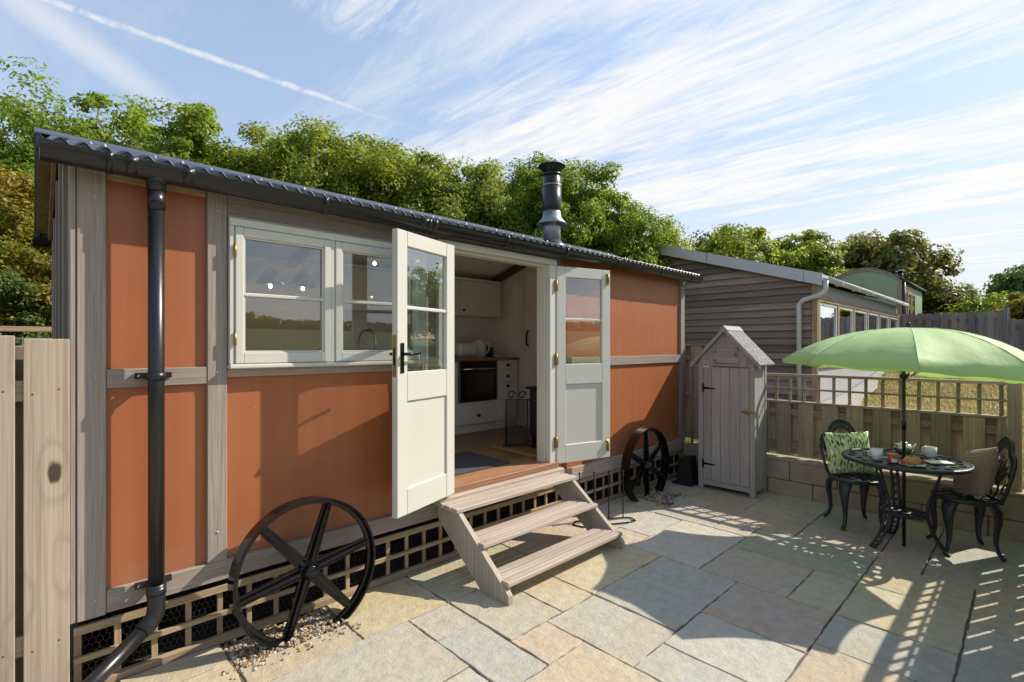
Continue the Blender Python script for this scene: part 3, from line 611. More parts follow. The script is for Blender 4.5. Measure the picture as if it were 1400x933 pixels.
# wall plate and hidden lining
bx('wall_plate', 'oak_x', hut, XL + .03, XR - .01, 3.045, 3.13, 2.470, 2.486, 0)
W = 'interior_white'
for (a, b, c, d) in ((.16, .80, .45, 2.49), (.80, 1.97, .45, 1.50), (.80, 1.97, 2.26, 2.49), (1.97, 2.17, .45, 2.49), (2.17, 3.40, 2.37, 2.49), (3.40, 5.86, .45, 2.49)):
    bx('lining', W, hut, a, b, 3.104, 3.135, c, d, 0)
bx('lining', W, hut, .17, 5.86, 5.28, 5.31, .55, 2.48, 0)
MB().prism([(3.14, .55), (5.28, .55), (5.28, 2.48), (4.22, 2.82), (3.14, 2.48)], 'x', .165, .19).build('lining', W, hut)
MB().prism([(3.14, .55), (5.28, .55), (5.28, 2.48), (4.22, 2.82), (3.14, 2.48)], 'x', 5.83, 5.855).build('lining', W, hut)
MB().prism([(3.10, 2.48), (4.22, 2.825), (5.32, 2.48), (5.32, 2.495), (4.22, 2.845), (3.10, 2.495)], 'x', .17, 5.85).build('ceiling', W, hut)
for X in (1.9, 4.55):
    MB().prism([(3.14, 2.47), (4.22, 2.80), (5.28, 2.47), (5.28, 2.40), (4.22, 2.72), (3.14, 2.40)], 'x', X, X + .07).build('beam', 'beam_y', hut, label='dark wooden roof beam')
bx('floor', 'plank_floor', hut, .15, 5.88, 3.20, 5.36, .47, .55, 0)
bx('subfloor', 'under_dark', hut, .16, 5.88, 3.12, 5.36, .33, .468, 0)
# bathroom partition with panelled door
MB().prism([(3.14, .55), (5.28, .55), (5.28, 2.47), (4.22, 2.82), (3.14, 2.47)], 'x', 4.66, 4.70).build('partition', W, hut)
pd = bx('door', 'cabinet_paint', hut, 4.628, 4.658, 3.92, 4.56, .56, 2.40, .004, label='white panelled interior door with black handle')
for (c, d) in ((1.48, 2.3), (.7, 1.38)): bx('panel', 'cabinet_paint', pd, 4.620, 4.627, 4.02, 4.46, c, d, .002)
MB().tube([(4.615, 4.50, 1.60), (4.585, 4.50, 1.62), (4.58, 4.50, 1.70), (4.585, 4.50, 1.78), (4.615, 4.50, 1.80)], .012).build('handle', 'dark_knob', pd)
bx('partition_post', 'cabinet_paint', hut, 4.625, 4.66, 4.60, 4.69, .56, 2.52)
# rear and gable outside
bx('back_wall', 'orange_paint', hut, XL + .02, XR - .01, 5.33, YB, .33, 2.47, 0)
for gx, sgn in ((0.150, -1), (5.905, 1)):
    g = MB().prism([(3.13, .33), (5.33, .33), (5.33, 2.49), (4.22, 2.84), (3.13, 2.49)], 'x', gx - .012, gx + .012).build('gable_wall', 'orange_paint', hut)
    for yc in (3.46, 3.98, 4.5, 5.0, 5.34):
        bx('batten', 'oak_z', g, gx + sgn * .012, gx + sgn * .034, yc - .04, yc + .04, .34, zr(yc) - .10, .002)
    for (a, b) in ((3.15, 4.22), (4.22, 5.34)):
        MB().prism([(a, zr(a) - .10), (b, zr(b) - .10), (b, zr(b) - .03), (a, zr(a) - .03)], 'x', gx + sgn * .0355, gx + sgn * .056).build('bargeboard', 'soffit_y', g)
# roof
def corrugated():
    per, nseg = 0.0762, 8; x0, x1 = 0.015, 6.05; n = int((x1 - x0) / per * nseg)
    def half(ya, yb, name):
        vs = []; fs = []; m = 6
        for j in range(m + 1):
            y = ya + (yb - ya) * j / m
            for i in range(n + 1):
                x = x0 + i * per / nseg; vs.append((x, y, zr(y) + 0.014 + 0.015 * math.cos((x - x0) / per * 2 * math.pi)))
        for j in range(m):
            for i in range(n): fs.append([j * (n + 1) + i, j * (n + 1) + i + 1, (j + 1) * (n + 1) + i + 1, (j + 1) * (n + 1) + i])
        o = MB().add(vs, fs, True).build('roof', 'roof_steel', hut, label=name)
        md = o.modifiers.new('thick', 'SOLIDIFY'); md.thickness = 0.003; md.offset = 0
        return o
    a = half(2.885, 4.215, 'front slope of dark corrugated roof'); b = half(5.555, 4.225, 'rear slope of dark corrugated roof')
    MB().prism([(4.06, zr(4.06) + .028), (4.22, zr(4.22) + .045), (4.38, zr(4.38) + .028), (4.38, zr(4.38) + .034), (4.22, zr(4.22) + .058), (4.06, zr(4.06) + .034)], 'x', .012, 6.053).build('ridge_cap', 'roof_steel', hut)
    # foam filler closing the flutes at the eave
    vs = []; fs = []
    for i in range(n + 1):
        x = x0 + i * per / nseg; zt = zr(2.893) + 0.012 + 0.015 * math.cos((x - x0) / per * 2 * math.pi)
        vs += [(x, 2.893, zt), (x, 2.893, 2.44)]
    for i in range(n): fs.append([2 * i, 2 * i + 1, 2 * i + 3, 2 * i + 2])
    MB().add(vs, fs).build('eaves_filler', 'roof_steel', hut).modifiers.new('thick', 'SOLIDIFY').thickness = 0.012
    sm = MB().lathe([(.013, 0), (.013, .004), (.006, .005), (.006, .012), (0.0, .013)], seg=8).mesh('roof_screw', 'zinc')
    for k in range(3, 79, 4):
        for y in (2.98, 3.75): piece(sm, 'roof_screw', a, (x0 + k * per, y, zr(y) + .029), (R(16.8), 0, 0))
    return a
roof = corrugated()
for (a, b) in ((3.035, 4.218), (4.222, 5.405)):
    MB().prism([(a, zr(a) - .022), (b, zr(b) - .022), (b, zr(b) - .004), (a, zr(a) - .004)], 'x', .03, 6.03).build('soffit', 'soffit_y', hut)
# gutters
def gutter(y, x0, x1, name):
    vs = []; fs = []; K = 12; zc = 2.466
    for x in (x0, x1):
        for r_, d in ((.058, .074), (.052, .068)):
            for k in range(K + 1):
                t = math.pi * k / K; vs.append((x, y - r_ * math.cos(t), zc - d * math.sin(t)))
    n = K + 1
    for k in range(K):
        fs.append([k, k + 1, 2 * n + k + 1, 2 * n + k]); fs.append([n + k, 3 * n + k, 3 * n + k + 1, n + k + 1])
    for e in (0, K): fs.append([e, n + e, 3 * n + e, 2 * n + e])
    g = MB().add(vs, fs, True).build('gutter', 'black_plastic', hut, label=name)
    for xe in (x0, x1):
        pts = [(y - .061 * math.cos(math.pi * k / K), zc + .004 - .080 * math.sin(math.pi * k / K)) for k in range(n)]
        MB().prism(pts, 'x', xe - .02, xe + .02).build('end_cap', 'black_plastic', g)
    return g
gut = gutter(2.927, 0.045, 6.07, 'black deep gutter along the front eave')
gutter(5.513, 0.03, 6.07, 'black gutter along the rear eave')
def ring_band(x, w, r=.0625, d=.0795, zc=2.466, y=2.927, ext=0.0):
    vs = []; fs = []; K = 12
    for xx in (x - w / 2, x + w / 2):
        for (rr, dd) in ((r, d), (r - .005, d - .005)):
            for k in range(K + 1):
                t = math.pi * k / K; vs.append((xx, y - rr * math.cos(t), zc + .006 - dd * math.sin(t)))
    n = K + 1
    for k in range(K):
        fs.append([k, k + 1, 2 * n + k + 1, 2 * n + k]); fs.append([k, n + k, n + k + 1, k + 1]); fs.append([2 * n + k, 2 * n + k + 1, 3 * n + k + 1, 3 * n + k]); fs.append([n + k, 3 * n + k, 3 * n + k + 1, n + k + 1])
    for e in (0, K): fs.append([e, 2 * n + e, 3 * n + e, n + e])
    return MB().add(vs, fs, True)
for x in (0.335, 0.56): ring_band(x, .045).build('union', 'black_plastic', gut)
for x in (0.255, 1.25, 1.98, 2.03, 2.72, 3.45, 4.25, 5.1, 5.82): 
    b_ = ring_band(x, .022, .066, .084); b_.box(x - .01, x + .01, 2.985, 3.034, 2.44, 2.52); b_.build('bracket', 'black_plastic', gut)
ring_band(1.955, .08).build('union', 'black_plastic', gut)
# downpipe
PX, PY = 0.437, 2.945
pipe = MB().tube([(PX, PY, 2.36), (PX, PY, .40)], .034, 20).build('downpipe', 'black_plastic', hut, label='black round downpipe')
MB().tube([(PX, PY, 2.425), (PX, PY, 2.385), (PX, PY, 2.35)], [.062, .042, .040], 20).build('outlet', 'black_plastic', pipe)
MB().tube([(PX, PY, 2.352), (PX, PY, 2.26)], .0375, 20).build('collar', 'black_plastic', pipe)
MB().tube([(PX, PY, .44), (PX, PY, .37), (PX, PY, .33), (PX - .008, PY - .004, .295), (PX - .03, PY - .014, .268), (PX - .06, PY - .028, .25)], .0385, 20).build('elbow', 'black_plastic', pipe)
MB().tube([(PX, PY, .435), (PX, PY, .40)], .042, 20).build('collar', 'black_plastic', pipe)
MB().tube([(PX - .05, PY - .023, .255), (PX - .24, PY - .13, .15), (PX - .50, PY - .27, .035)], .034, 20).build('outfall', 'black_plastic', pipe)
for z in (1.455, .43):
    cl = MB().tube([(PX, PY, z - .018), (PX, PY, z + .018)], .040, 20); cl.box(PX - .075, PX + .075, 3.015, 3.034, z - .014, z + .014); cl.box(PX - .02, PX + .02, PY, 3.02, z - .012, z + .012)
    c_ = cl.build('pipe_clip', 'black_plastic', pipe)
    MB().ball((PX - .062, 3.012, z), .006, 8, 5).build('screw', 'steel', c_)
# frame screws
sm = MB().ball((0, 0, 0), .007, 8, 5, (1, .5, 1)).mesh('frame_screw', 'galvanised')
for (x, z) in ((.215, 2.30), (.215, 1.46), (.215, .41), (.72, 2.33), (.72, .60), (.72, 1.46), (.82, 2.40), (1.3, 2.40), (3.495, 2.40), (3.495, .5), (5.7, 1.445), (2.09, 2.40)):
    piece(sm, 'frame_screw', hut, (x, YF - .001, z))
# window
win = MB().box(.772, .797, 3.005, 3.10, 1.502, 2.255, .003).box(1.337, 1.362, 3.005, 3.10, 1.502, 2.255, .003).box(1.985, 2.041, 3.005, 3.10, 1.502, 2.255, .003).box(.772, 2.041, 3.004, 3.10, 2.256, 2.30, .003).build('window', 'cream_paint', hut, label='cream double casement window')
bx('sill', 'cream_paint', win, .768, 2.043, 2.985, 3.12, 1.476, 1.501, .006)
MB().prism([(2.99, 2.301), (3.033, 2.301), (3.033, 2.312), (3.0, 2.306)], 'x', .768, 2.043).build('drip_head', 'cream_paint', win)
def casement(a, b, parent):
    z0, z1, s = 1.504, 2.253, .044
    y0, y1 = 2.998, 3.05
    c = MB().box(a + .002, a + s, y0, y1, z0, z1, .004).box(b - s, b - .002, y0, y1, z0, z1, .004).box(a + s, b - s, y0 + .001, y1, z1 - .05, z1, .004).box(a + s, b - s, y0 + .001, y1, z0, z0 + .06, .004).build('casement', 'cream_paint', parent)
    MB().box(a + s, b - s, y0 + .004, y1, 1.874, 1.894, .004).build('glazing_bar', 'cream_paint', c)
    t = .010
    for (lo, hi) in ((z0 + .06, 1.874), (1.894, z1 - .05)):
        bx('pane', 'window_glass', c, a + s - .004, b - s + .004, 3.026, 3.030, lo - .004, hi + .004, 0)
    # bead mouldings round the glass
    MB().box(a + s, a + s + t, 3.008, 3.024, z0 + .06, z1 - .05, .002).box(b - s - t, b - s, 3.008, 3.024, z0 + .06, z1 - .05, .002).box(a + s, b - s, 3.0085, 3.024, z1 - .05 - t, z1 - .05, .002).box(a + s, b - s, 3.0085, 3.024, z0 + .06, z0 + .06 + t, .002).build('bead', 'cream_paint', c)
    return c
c1 = casement(.797, 1.337, win); c2 = casement(1.362, 1.985, win)
for z in (2.12, 1.64): MB().tube([(.797, 2.994, z - .035), (.797, 2.994, z + .035)], .007, 8).build('hinge', 'brass', c1)
MB().tube([(1.955, 2.99, 1.545), (1.955, 2.975, 1.54), (1.955, 2.972, 1.46), (1.95, 2.985, 1.44)], .006, 6).build('stay', 'galvanised', c2)
# door frame
fr = MB().box(2.140, 2.205, 3.0, 3.14, .53, 2.336, .004).box(3.355, 3.450, 3.0, 3.14, .53, 2.336, .004).box(2.140, 3.450, 2.999, 3.14, 2.337, 2.386, .004).build('door_frame', 'cream_paint', hut)
MB().box(2.206, 2.226, 3.05, 3.14, .55, 2.32, .002).box(3.33, 3.354, 3.05, 3.14, .55, 2.32, .002).box(2.206, 3.354, 3.05, 3.14, 2.316, 2.336, .002).build('door_stop', 'cream_paint', fr)
bx('threshold', 'sill_x', hut, 2.14, 3.45, 2.975, 3.20, .505, .552, .004, label='reddish brown wooden door threshold')
bx('step_sill', 'step_x', hut, 2.10, 3.47, 2.925, 3.033, .455, .503, .006)
def door_leaf(name, hx, hy, ang, label, handle):
    """hinge edge at (hx, hy); leaf runs along ang (degrees); its visible face looks at the patio"""
    root = bpy.data.objects.new('door', None)
    T = Matrix.Translation((hx, hy, .53)) @ Matrix.Rotation(R(ang), 4, 'Z')
    w, h, t = .62, 1.80, .044
    s = .098
    flip = -1 if handle else 1           # side of the slab that faces the camera
    def B(mb): return mb.xf(T)
    y0, y1 = 0.0, t
    d = B(MB().box(0, s, y0, y1, 0, h, .004).box(w - s, w, y0, y1, 0, h, .004).box(s, w - s, y0 + .0005, y1 - .0005, h - .095, h, .003).box(s, w - s, y0 + .0005, y1 - .0005, .72, .905, .003).box(s, w - s, y0 + .0005, y1 - .0005, 0, .165, .003)).build('door', 'cream_paint', hut, label=label)
    B(MB().box(s - .005, w - s + .005, t * .32, t * .68, .16, .725)).build('panel', 'cream_paint', d)
    B(MB().box(s, w - s, .006, t - .006, 1.305, 1.328, .004)).build('glazing_bar', 'cream_paint', d)
    for (lo, hi) in ((.90, 1.31), (1.322, 1.71)): B(MB().box(s - .005, w - s + .005, t * .45, t * .55, lo, hi)).build('pane', 'window_glass', d)
    for z in (.20, .95, 1.62):
        B(MB().tube([(-.006, t if not handle else 0, z - .05), (-.006, t if not handle else 0, z + .05)], .009, 10).box(-.022, .0, (t - .004) if not handle else -.004, (t + .006) if not handle else .004, z - .048, z + .048)).build('hinge', 'brass', d)
    return d, B, w, h, t
# left leaf: swung almost back against the window; local +y is towards the hut
dA, BA, w, h, t = door_leaf('door', 2.207, 2.955, 180 + 18, 'cream half glazed door leaf with black lever handle, folded back over the window', True)
# in the turned frame local +y faces the patio, so the furniture sits at y = t
BA(MB().box(w - .062, w - .028, t, t + .006, .90, 1.09, .003)).build('latch_plate', 'black_iron', dA)
BA(MB().tube([(w - .045, t, 1.02), (w - .045, t + .05, 1.02), (w - .06, t + .055, 1.02), (w - .10, t + .055, 1.02), (w - .16, t + .055, 1.025)], [.010, .010, .010, .009, .008], 8)).build('handle', 'black_iron', dA)
BA(MB().tube([(w - .045, 0, 1.02), (w - .045, -.05, 1.02), (w - .06, -.055, 1.02), (w - .16, -.055, 1.025)], [.010, .010, .009, .008], 8)).build('handle', 'black_iron', dA)
BA(MB().box(w, w + .002, t * .2, t * .8, .88, 1.14)).build('lock_face', 'brass', dA)
BA(MB().box(w + .002, w + .004, t * .35, t * .65, .95, 1.06)).build('keeper_slot', 'dark_knob', dA)
dB, BB, w, h, t = door_leaf('door', 3.438, 2.99, -15, 'cream half glazed door leaf with brass hinges folded back over the orange wall', False)
for z in (.06, 1.66): BB(MB().box(w - .055, w - .02, -.012, 0, z, z + .11, .004).tube([(w - .038, -.016, z + .02), (w - .038, -.016, z + .10)], .008, 8)).build('bolt', 'brass', dB)
for z in (.20, .95, 1.62): BB(MB().box(-.03, .012, -.006, .0, z - .05, z + .05, .001).tube([(-.008, -.008, z - .05), (-.008, -.008, z + .05)], .008, 8)).build('hinge', 'brass', dB)
# flue
fx, fy = 3.83, 3.40; fz = zr(fy)
fl = MB().tube([(fx, fy, fz - .03), (fx, fy, 2.98)], .089, 28).build('flue', 'zinc', hut, label='flue with zinc lower sleeve and black upper pipe')
MB().lathe([(.088, 2.97), (.096, 2.985), (.096, 3.23), (.091, 3.232), (.091, 3.30), (.088, 3.305), (.088, 3.345)], (fx, fy, 0), 28).build('flue_pipe', 'black_plastic', fl)
MB().lathe([(.093, 2.845), (.150, 2.835), (.155, 2.845), (.100, 2.90), (.094, 2.935), (.093, 2.935)], (fx, fy, 0), 32).build('storm_collar', 'zinc', fl)
MB().lathe([(.096, 3.228), (.0975, 3.23), (.0975, 3.237), (.096, 3.238)], (fx, fy, 0), 28).build('joint_band', 'galvanised', fl)
MB().lathe([(.060, 3.33), (.092, 3.335), (.095, 3.345), (.095, 3.355), (.070, 3.36), (.070, 3.375), (.094, 3.38), (.094, 3.41), (.138, 3.425), (.142, 3.432), (.10, 3.45), (0, 3.46)], (fx, fy, 0), 32).build('cowl', 'black_plastic', fl)
MB().lathe([(.090, fz - .06), (.15, fz - .03), (.15, fz - .02), (.092, fz + .05)], (fx, fy, 0), 28).build('flashing', 'roof_steel', fl)
# skirt of battens with chicken wire
sk = MB().box(.14, 5.92, 3.052, 3.072, .262, .300, .002).build('lattice_skirt', 'lattice_x', hut, label='batten lattice skirt below the hut')
bx('batten', 'lattice_x', sk, .14, 5.92, 3.051, 3.072, .132, .158, .002)
bx('batten', 'lattice_x', sk, .14, 5.92, 3.040, 3.075, -.012, .03, .002)
bm_ = MB().box(-.0125, .0125, 3.0735, 3.0885, 0, .285, .002)
me = MB().box(-.0135, .0135, 0, .016, 0, .285, .002).mesh('batten', 'lattice_z')
x = .155
while x < 5.92: piece(me, 'batten', sk, (x, 3.0735, .0)); x += .147
def wire_mesh():
    mb = MB(); p = .026; q = .030; wv = []; wf = []
    def seg(a, b):
        r_ = .0011; o = len(mb.v); a = Vector(a); b = Vector(b); d = (b - a).normalized(); s = Vector((0, 1, 0)); n = d.cross(s)
        vs = []
        for pnt in (a, b):
            for k in range(3): t = 2 * math.pi * k / 3; vs.append(pnt + s * r_ * math.cos(t) + n * r_ * math.sin(t))
        mb.add(vs, [[0, 1, 4, 3], [1, 2, 5, 4], [2, 0, 3, 5]])
    Y = 3.097; nx = int(5.7 / p)
    for j in range(10):
        z = .02 + j * q * .95
        for i in range(nx):
            x = .17 + i * p + (p / 2 if j % 2 else 0)
            seg((x, Y, z), (x, Y, z + q * .55)); seg((x, Y, z + q * .55), (x + p / 2, Y, z + q * .95)); seg((x, Y, z + q * .55), (x - p / 2, Y, z + q * .95))
    return mb.build('chicken_wire', 'wire', sk, kind='stuff')
wire_mesh()
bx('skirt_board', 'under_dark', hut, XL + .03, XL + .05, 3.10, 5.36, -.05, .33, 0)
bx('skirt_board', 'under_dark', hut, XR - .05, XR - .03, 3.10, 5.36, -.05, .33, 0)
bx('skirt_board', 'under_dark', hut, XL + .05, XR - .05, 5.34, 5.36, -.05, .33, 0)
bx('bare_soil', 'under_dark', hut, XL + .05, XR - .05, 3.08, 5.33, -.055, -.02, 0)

# ------------------------------------------------------------------ inside the hut
FLZ = .551
kit = thing('kitchen_units', 'row of cream panelled base cupboards with oak worktop and built in oven', 'kitchen', (3.9, 4.98, FLZ))
bx('carcass', 'cabinet_paint', kit, 2.2, 4.60, 4.70, 5.27, .66, 1.42, 0)
bx('plinth', 'cabinet_paint', kit, 2.2, 4.60, 4.735, 5.27, FLZ, .659, 0)
bx('worktop', 'worktop_x', kit, 2.2, 4.61, 4.655, 5.275, 1.421, 1.455, .003)
bx('upstand', 'splash_tile', kit, 2.2, 4.61, 5.255, 5.278, 1.456, 1.57, .002)
def unit_front(a, b, c, d, name, pull):
    f = bx(name, 'cabinet_paint', kit, a + .003, b - .003, 4.678, 4.699, c + .003, d - .003, .003)
    if d - c > .3:
        MB().box(a + .06, b - .06, 4.672, 4.679, c + .06, c + .075, .001).box(a + .06, b - .06, 4.672, 4.679, d - .075, d - .06, .001).box(a + .06, a + .075, 4.672, 4.679, c + .075, d - .075, .001).box(b - .075, b - .06, 4.672, 4.679, c + .075, d - .075, .001).build('moulding', 'cabinet_paint', f)
        for k in range(3):
            xx = a + .1 + (b - a - .2) * (k + .5) / 3; MB().box(xx - .002, xx + .002, 4.674, 4.679, c + .08, d - .08).build('groove', 'stove_black' if False else 'cabinet_paint', f)
    if pull:
        px = (a + b) / 2; pz = d - .05 if d - c > .3 else (c + d) / 2
        MB().ball((px, 4.672, pz), .032, 12, 8, (1, .55, .6)).build('cup_pull', 'dark_knob', f)
unit_front(2.35, 2.97, .66, 1.42, 'cupboard_door', True); unit_front(2.97, 3.60, .66, 1.42, 'cupboard_door', True)
unit_front(3.62, 4.24, .66, .85, 'drawer', True); unit_front(4.24, 4.60, 1.29, 1.42, 'drawer', True); unit_front(4.24, 4.60, 1.14, 1.29, 'drawer', True); unit_front(4.24, 4.60, .66, 1.14, 'cupboard_door', True)
ov = bx('oven', 'oven_black', kit, 3.63, 4.225, 4.665, 4.699, .93, 1.418, .004, label='black built in oven')
MB().tube([(3.66, 4.63, 1.325), (4.20, 4.63, 1.325)], .011, 8).box(3.67, 3.685, 4.63, 4.667, 1.318, 1.332).box(4.175, 4.19, 4.63, 4.667, 1.318, 1.332).build('oven_handle', 'steel', ov)
bx('oven_window', 'clear_glass', ov, 3.70, 4.16, 4.660, 4.664, .99, 1.27, 0)
uc = thing('wall_cupboards', 'cream wall cupboards hanging above the worktop', 'cupboard', (3.6, 5.1, 1.96))
bx('carcass', 'cabinet_paint', uc, 2.3, 4.55, 4.97, 5.275, 1.985, 2.43, 0)
bx('cornice', 'cabinet_paint', uc, 2.28, 4.565, 4.93, 5.275, 2.431, 2.46, .004)
for (a, b) in ((2.6, 3.25), (3.25, 3.86), (3.86, 4.545)):
    d_ = bx('cupboard_door', 'cabinet_paint', uc, a + .004, b - .004, 4.946, 4.969, 1.99, 2.425, .003)
    MB().box(a + .08, b - .08, 4.94, 4.947, 2.06, 2.075, .001).box(a + .08, b - .08, 4.94, 4.947, 2.34, 2.355, .001).box(a + .08, a + .095, 4.94, 4.947, 2.075, 2.34, .001).box(b - .095, b - .08, 4.94, 4.947, 2.075, 2.34, .001).build('moulding', 'cabinet_paint', d_)
    MB().ball((a + .05, 4.935, 2.05), .017, 10, 6).build('knob', 'dark_knob', d_)
to = thing('toaster', 'rounded cream toaster on the worktop', 'toaster', (3.93, 4.95, 1.456))
MB().box(3.79, 4.07, 4.86, 5.04, 1.468, 1.64, .03).build('body', 'cabinet_paint', to); MB().box(3.80, 4.06, 4.87, 5.03, 1.4565, 1.468, .003).build('base', 'steel', to)
bx('slot', 'stove_black', to, 3.83, 4.03, 4.91, 4.925, 1.636, 1.643, 0); bx('slot', 'stove_black', to, 3.83, 4.03, 4.97, 4.985, 1.636, 1.643, 0)
bx('lever', 'dark_knob', to, 4.07, 4.09, 4.93, 4.96, 1.57, 1.585, .002)
ke = thing('kettle', 'tall ribbed cream kettle beside the toaster', 'kettle', (4.20, 4.98, 1.456))
MB().lathe([(.075, 1.4565), (.078, 1.475), (.083, 1.50), (.080, 1.53), (.083, 1.56), (.078, 1.60), (.080, 1.63), (.070, 1.67), (.02, 1.69), (0, 1.70)], (4.20, 4.98, 0), 20).build('body', 'cabinet_paint', ke)
MB().tube([(4.27, 4.94, 1.65), (4.31, 4.92, 1.63), (4.31, 4.92, 1.55), (4.275, 4.94, 1.50)], .011, 8).build('handle', 'cabinet_paint', ke)
mugz = MB().lathe([(.0, 1.4565), (.06, 1.457), (.07, 1.48), (.068, 1.48), (.058, 1.462), (0, 1.461)], (4.42, 4.86, 0), 18).build('saucer', 'ceramic', label='shallow white bowl at the end of the worktop', cat='bowl')
MB().lathe([(.045, 1.4565), (.05, 1.50), (.048, 1.57), (.044, 1.58), (.044, 1.50), (.0, 1.47)], (4.44, 5.05, 0), 14).box(4.39, 4.44, 5.04, 5.06, 1.565, 1.60).build('black_pot', 'stove_black', label='small black pot behind the white bowl', cat='pot')
clock = thing('wall_plate_ornament', 'round cream wall plate below the wall cupboards', 'plate', (3.32, 5.25, 1.72))
MB().lathe([(.0, 0), (.085, .0), (.095, .012), (.08, .016), (0, .010)], seg=24).xf(Matrix.Translation((3.32, 5.2785, 1.82)) @ Matrix.Rotation(R(90), 4, 'X')).build('dish', 'ceramic', clock)
MB().lathe([(.0, 0), (.03, .0), (.032, .012), (0, .014)], seg=16).xf(Matrix.Translation((3.32, 5.262, 1.82)) @ Matrix.Rotation(R(90), 4, 'X')).build('centre', 'cabinet_paint', clock)
# stove on a hearth with a mesh guard
bx('hearth', 'worktop_x', None, 3.40, 4.15, 3.16, 3.86, FLZ, .585, .006, label='low wooden hearth under the stove', cat='hearth')
st = thing('wood_stove', 'black wood burning stove beside the doorway', 'stove', (3.82, 3.40, .586))
MB().box(3.67, 4.06, 3.22, 3.57, .68, 1.16, .012).build('firebox', 'stove_black', st); MB().box(3.645, 4.085, 3.19, 3.60, 1.161, 1.185, .006).build('top_plate', 'stove_black', st)
for (a, b) in ((3.69, 3.25), (4.0, 3.25), (3.69, 3.52), (4.0, 3.52)): MB().box(a, a + .03, b, b + .03, .586, .679).build('leg', 'stove_black', st)
MB().tube([(fx, fy, 1.186), (fx, fy, 2.55)], .065, 16).build('stove_pipe', 'stove_black', st)
fg = thing('fire_guard', 'black mesh fire guard with scrolled top in front of the stove', 'fire guard', (3.58, 3.66, .586))
def guard():
    mb = MB(); a, b = Vector((3.45, 3.68, 0)), Vector((3.61, 3.53, 0))
    z0, z1 = .60, 1.06
    fr_ = MB().tube([a + Vector((0, 0, z0)), a + Vector((0, 0, z1)), b + Vector((0, 0, z1)), b + Vector((0, 0, z0)), a + Vector((0, 0, z0))], .009, 6)
    c = Vector((3.60, 3.26, 0)); fr_.tube([b + Vector((0, 0, z1)), c + Vector((0, 0, z1)), c + Vector((0, 0, z0))], .009, 6)
    fr_.prism([(3.42, 3.70), (3.60, 3.50), (3.58, 3.24), (3.63, 3.24), (3.65, 3.55), (3.47, 3.73)], 'z', .586, .60); fr_.build('frame', 'stove_black', fg)
    w = MB(); n = 26
    for i in range(1, n): p = a.lerp(b, i / n); w.tube([p + Vector((0, 0, z0)), p + Vector((0, 0, z1))], .0016, 4)
    for j in range(1, 44): z = z0 + (z1 - z0) * j / 44; w.tube([a + Vector((0, 0, z)), b + Vector((0, 0, z))], .0016, 4)
    w.build('mesh_screen', 'stove_black', fg, kind='stuff')
    d = (b - a)
    for k in (0.25, 0.75):
        pts = []
        for i in range(22):
            t = i / 21 * 2.2 * math.pi; r_ = .045 * (1 - .7 * i / 21)
            p = a + d * (k + (r_ * math.cos(t)) / d.length); pts.append(p + Vector((0, 0, z1 + .045 + r_ * math.sin(t))))
        MB().tube(pts, .006, 6).build('scroll', 'stove_black', fg)
guard()
MB().box(3.80, 3.90, 3.66, 3.74, .586, .605, .003).build('folded_leaflet', 'berry', label='small red and white packet lying on the hearth', cat='packet')
MB().box(2.30, 3.10, 3.24, 3.86, .5515, .563, .004).build('doormat', 'doormat', label='dark grey doormat just inside the open doorway', cat='doormat')
# sink side under the window, tap, pendants
sc_ = thing('sink_counter', 'counter with worktop under the casement window', 'counter', (1.1, 3.45, FLZ))
bx('carcass', 'cabinet_paint', sc_, .20, 1.98, 3.14, 3.68, FLZ, 1.40, 0); bx('worktop', 'worktop_x', sc_, .195, 2.0, 3.137, 3.70, 1.401, 1.43, .003)
MB().tube([(1.80, 3.30, 1.4305), (1.80, 3.30, 1.62), (1.80, 3.31, 1.68), (1.785, 3.36, 1.72), (1.76, 3.42, 1.71), (1.75, 3.45, 1.66), (1.75, 3.455, 1.61)], .012, 10).lathe([(.028, 1.4305), (.026, 1.45), (.014, 1.46)], (1.80, 3.30, 0), 12).build('tap', 'steel', label='swan neck steel tap behind the casement window', cat='tap')
for (px, py, pz, lab) in ((1.50, 4.60, 2.12, 'pendant lamp with conical shade seen in the wide casement, farther from the door'), (1.78, 4.60, 2.12, 'pendant lamp with conical shade seen in the wide casement, nearer the door'), (2.28, 4.20, 2.36, 'bare ceiling bulb glowing behind the casement next to the door')):
    pl = thing('pendant_lamp', lab, 'lamp', (px, py, pz), group='lit lamps inside the hut')
    MB().ball((px, py, pz), .013, 12, 8).build('bulb', 'bulb_glow', pl)
    MB().tube([(px, py, pz + .03), (px, py, 2.55)], .004, 6).build('flex', 'stove_black', pl)
    if pz < 2.3: MB().lathe([(.12, .02), (.05, .13), (.02, .17), (.018, .17), (.048, .125), (.117, .018)], (px, py, pz), 20).build('shade', 'zinc', pl)
    else: MB().lathe([(.02, .02), (.02, .07), (.0, .075)], (px, py, pz), 12).build('holder', 'brass', pl)
MB().box(1.70, 1.86, 3.15, 3.19, 1.4305, 1.50, .002).build('white_box', 'ceramic', label='small white carton on the window counter beside the tap', cat='box')

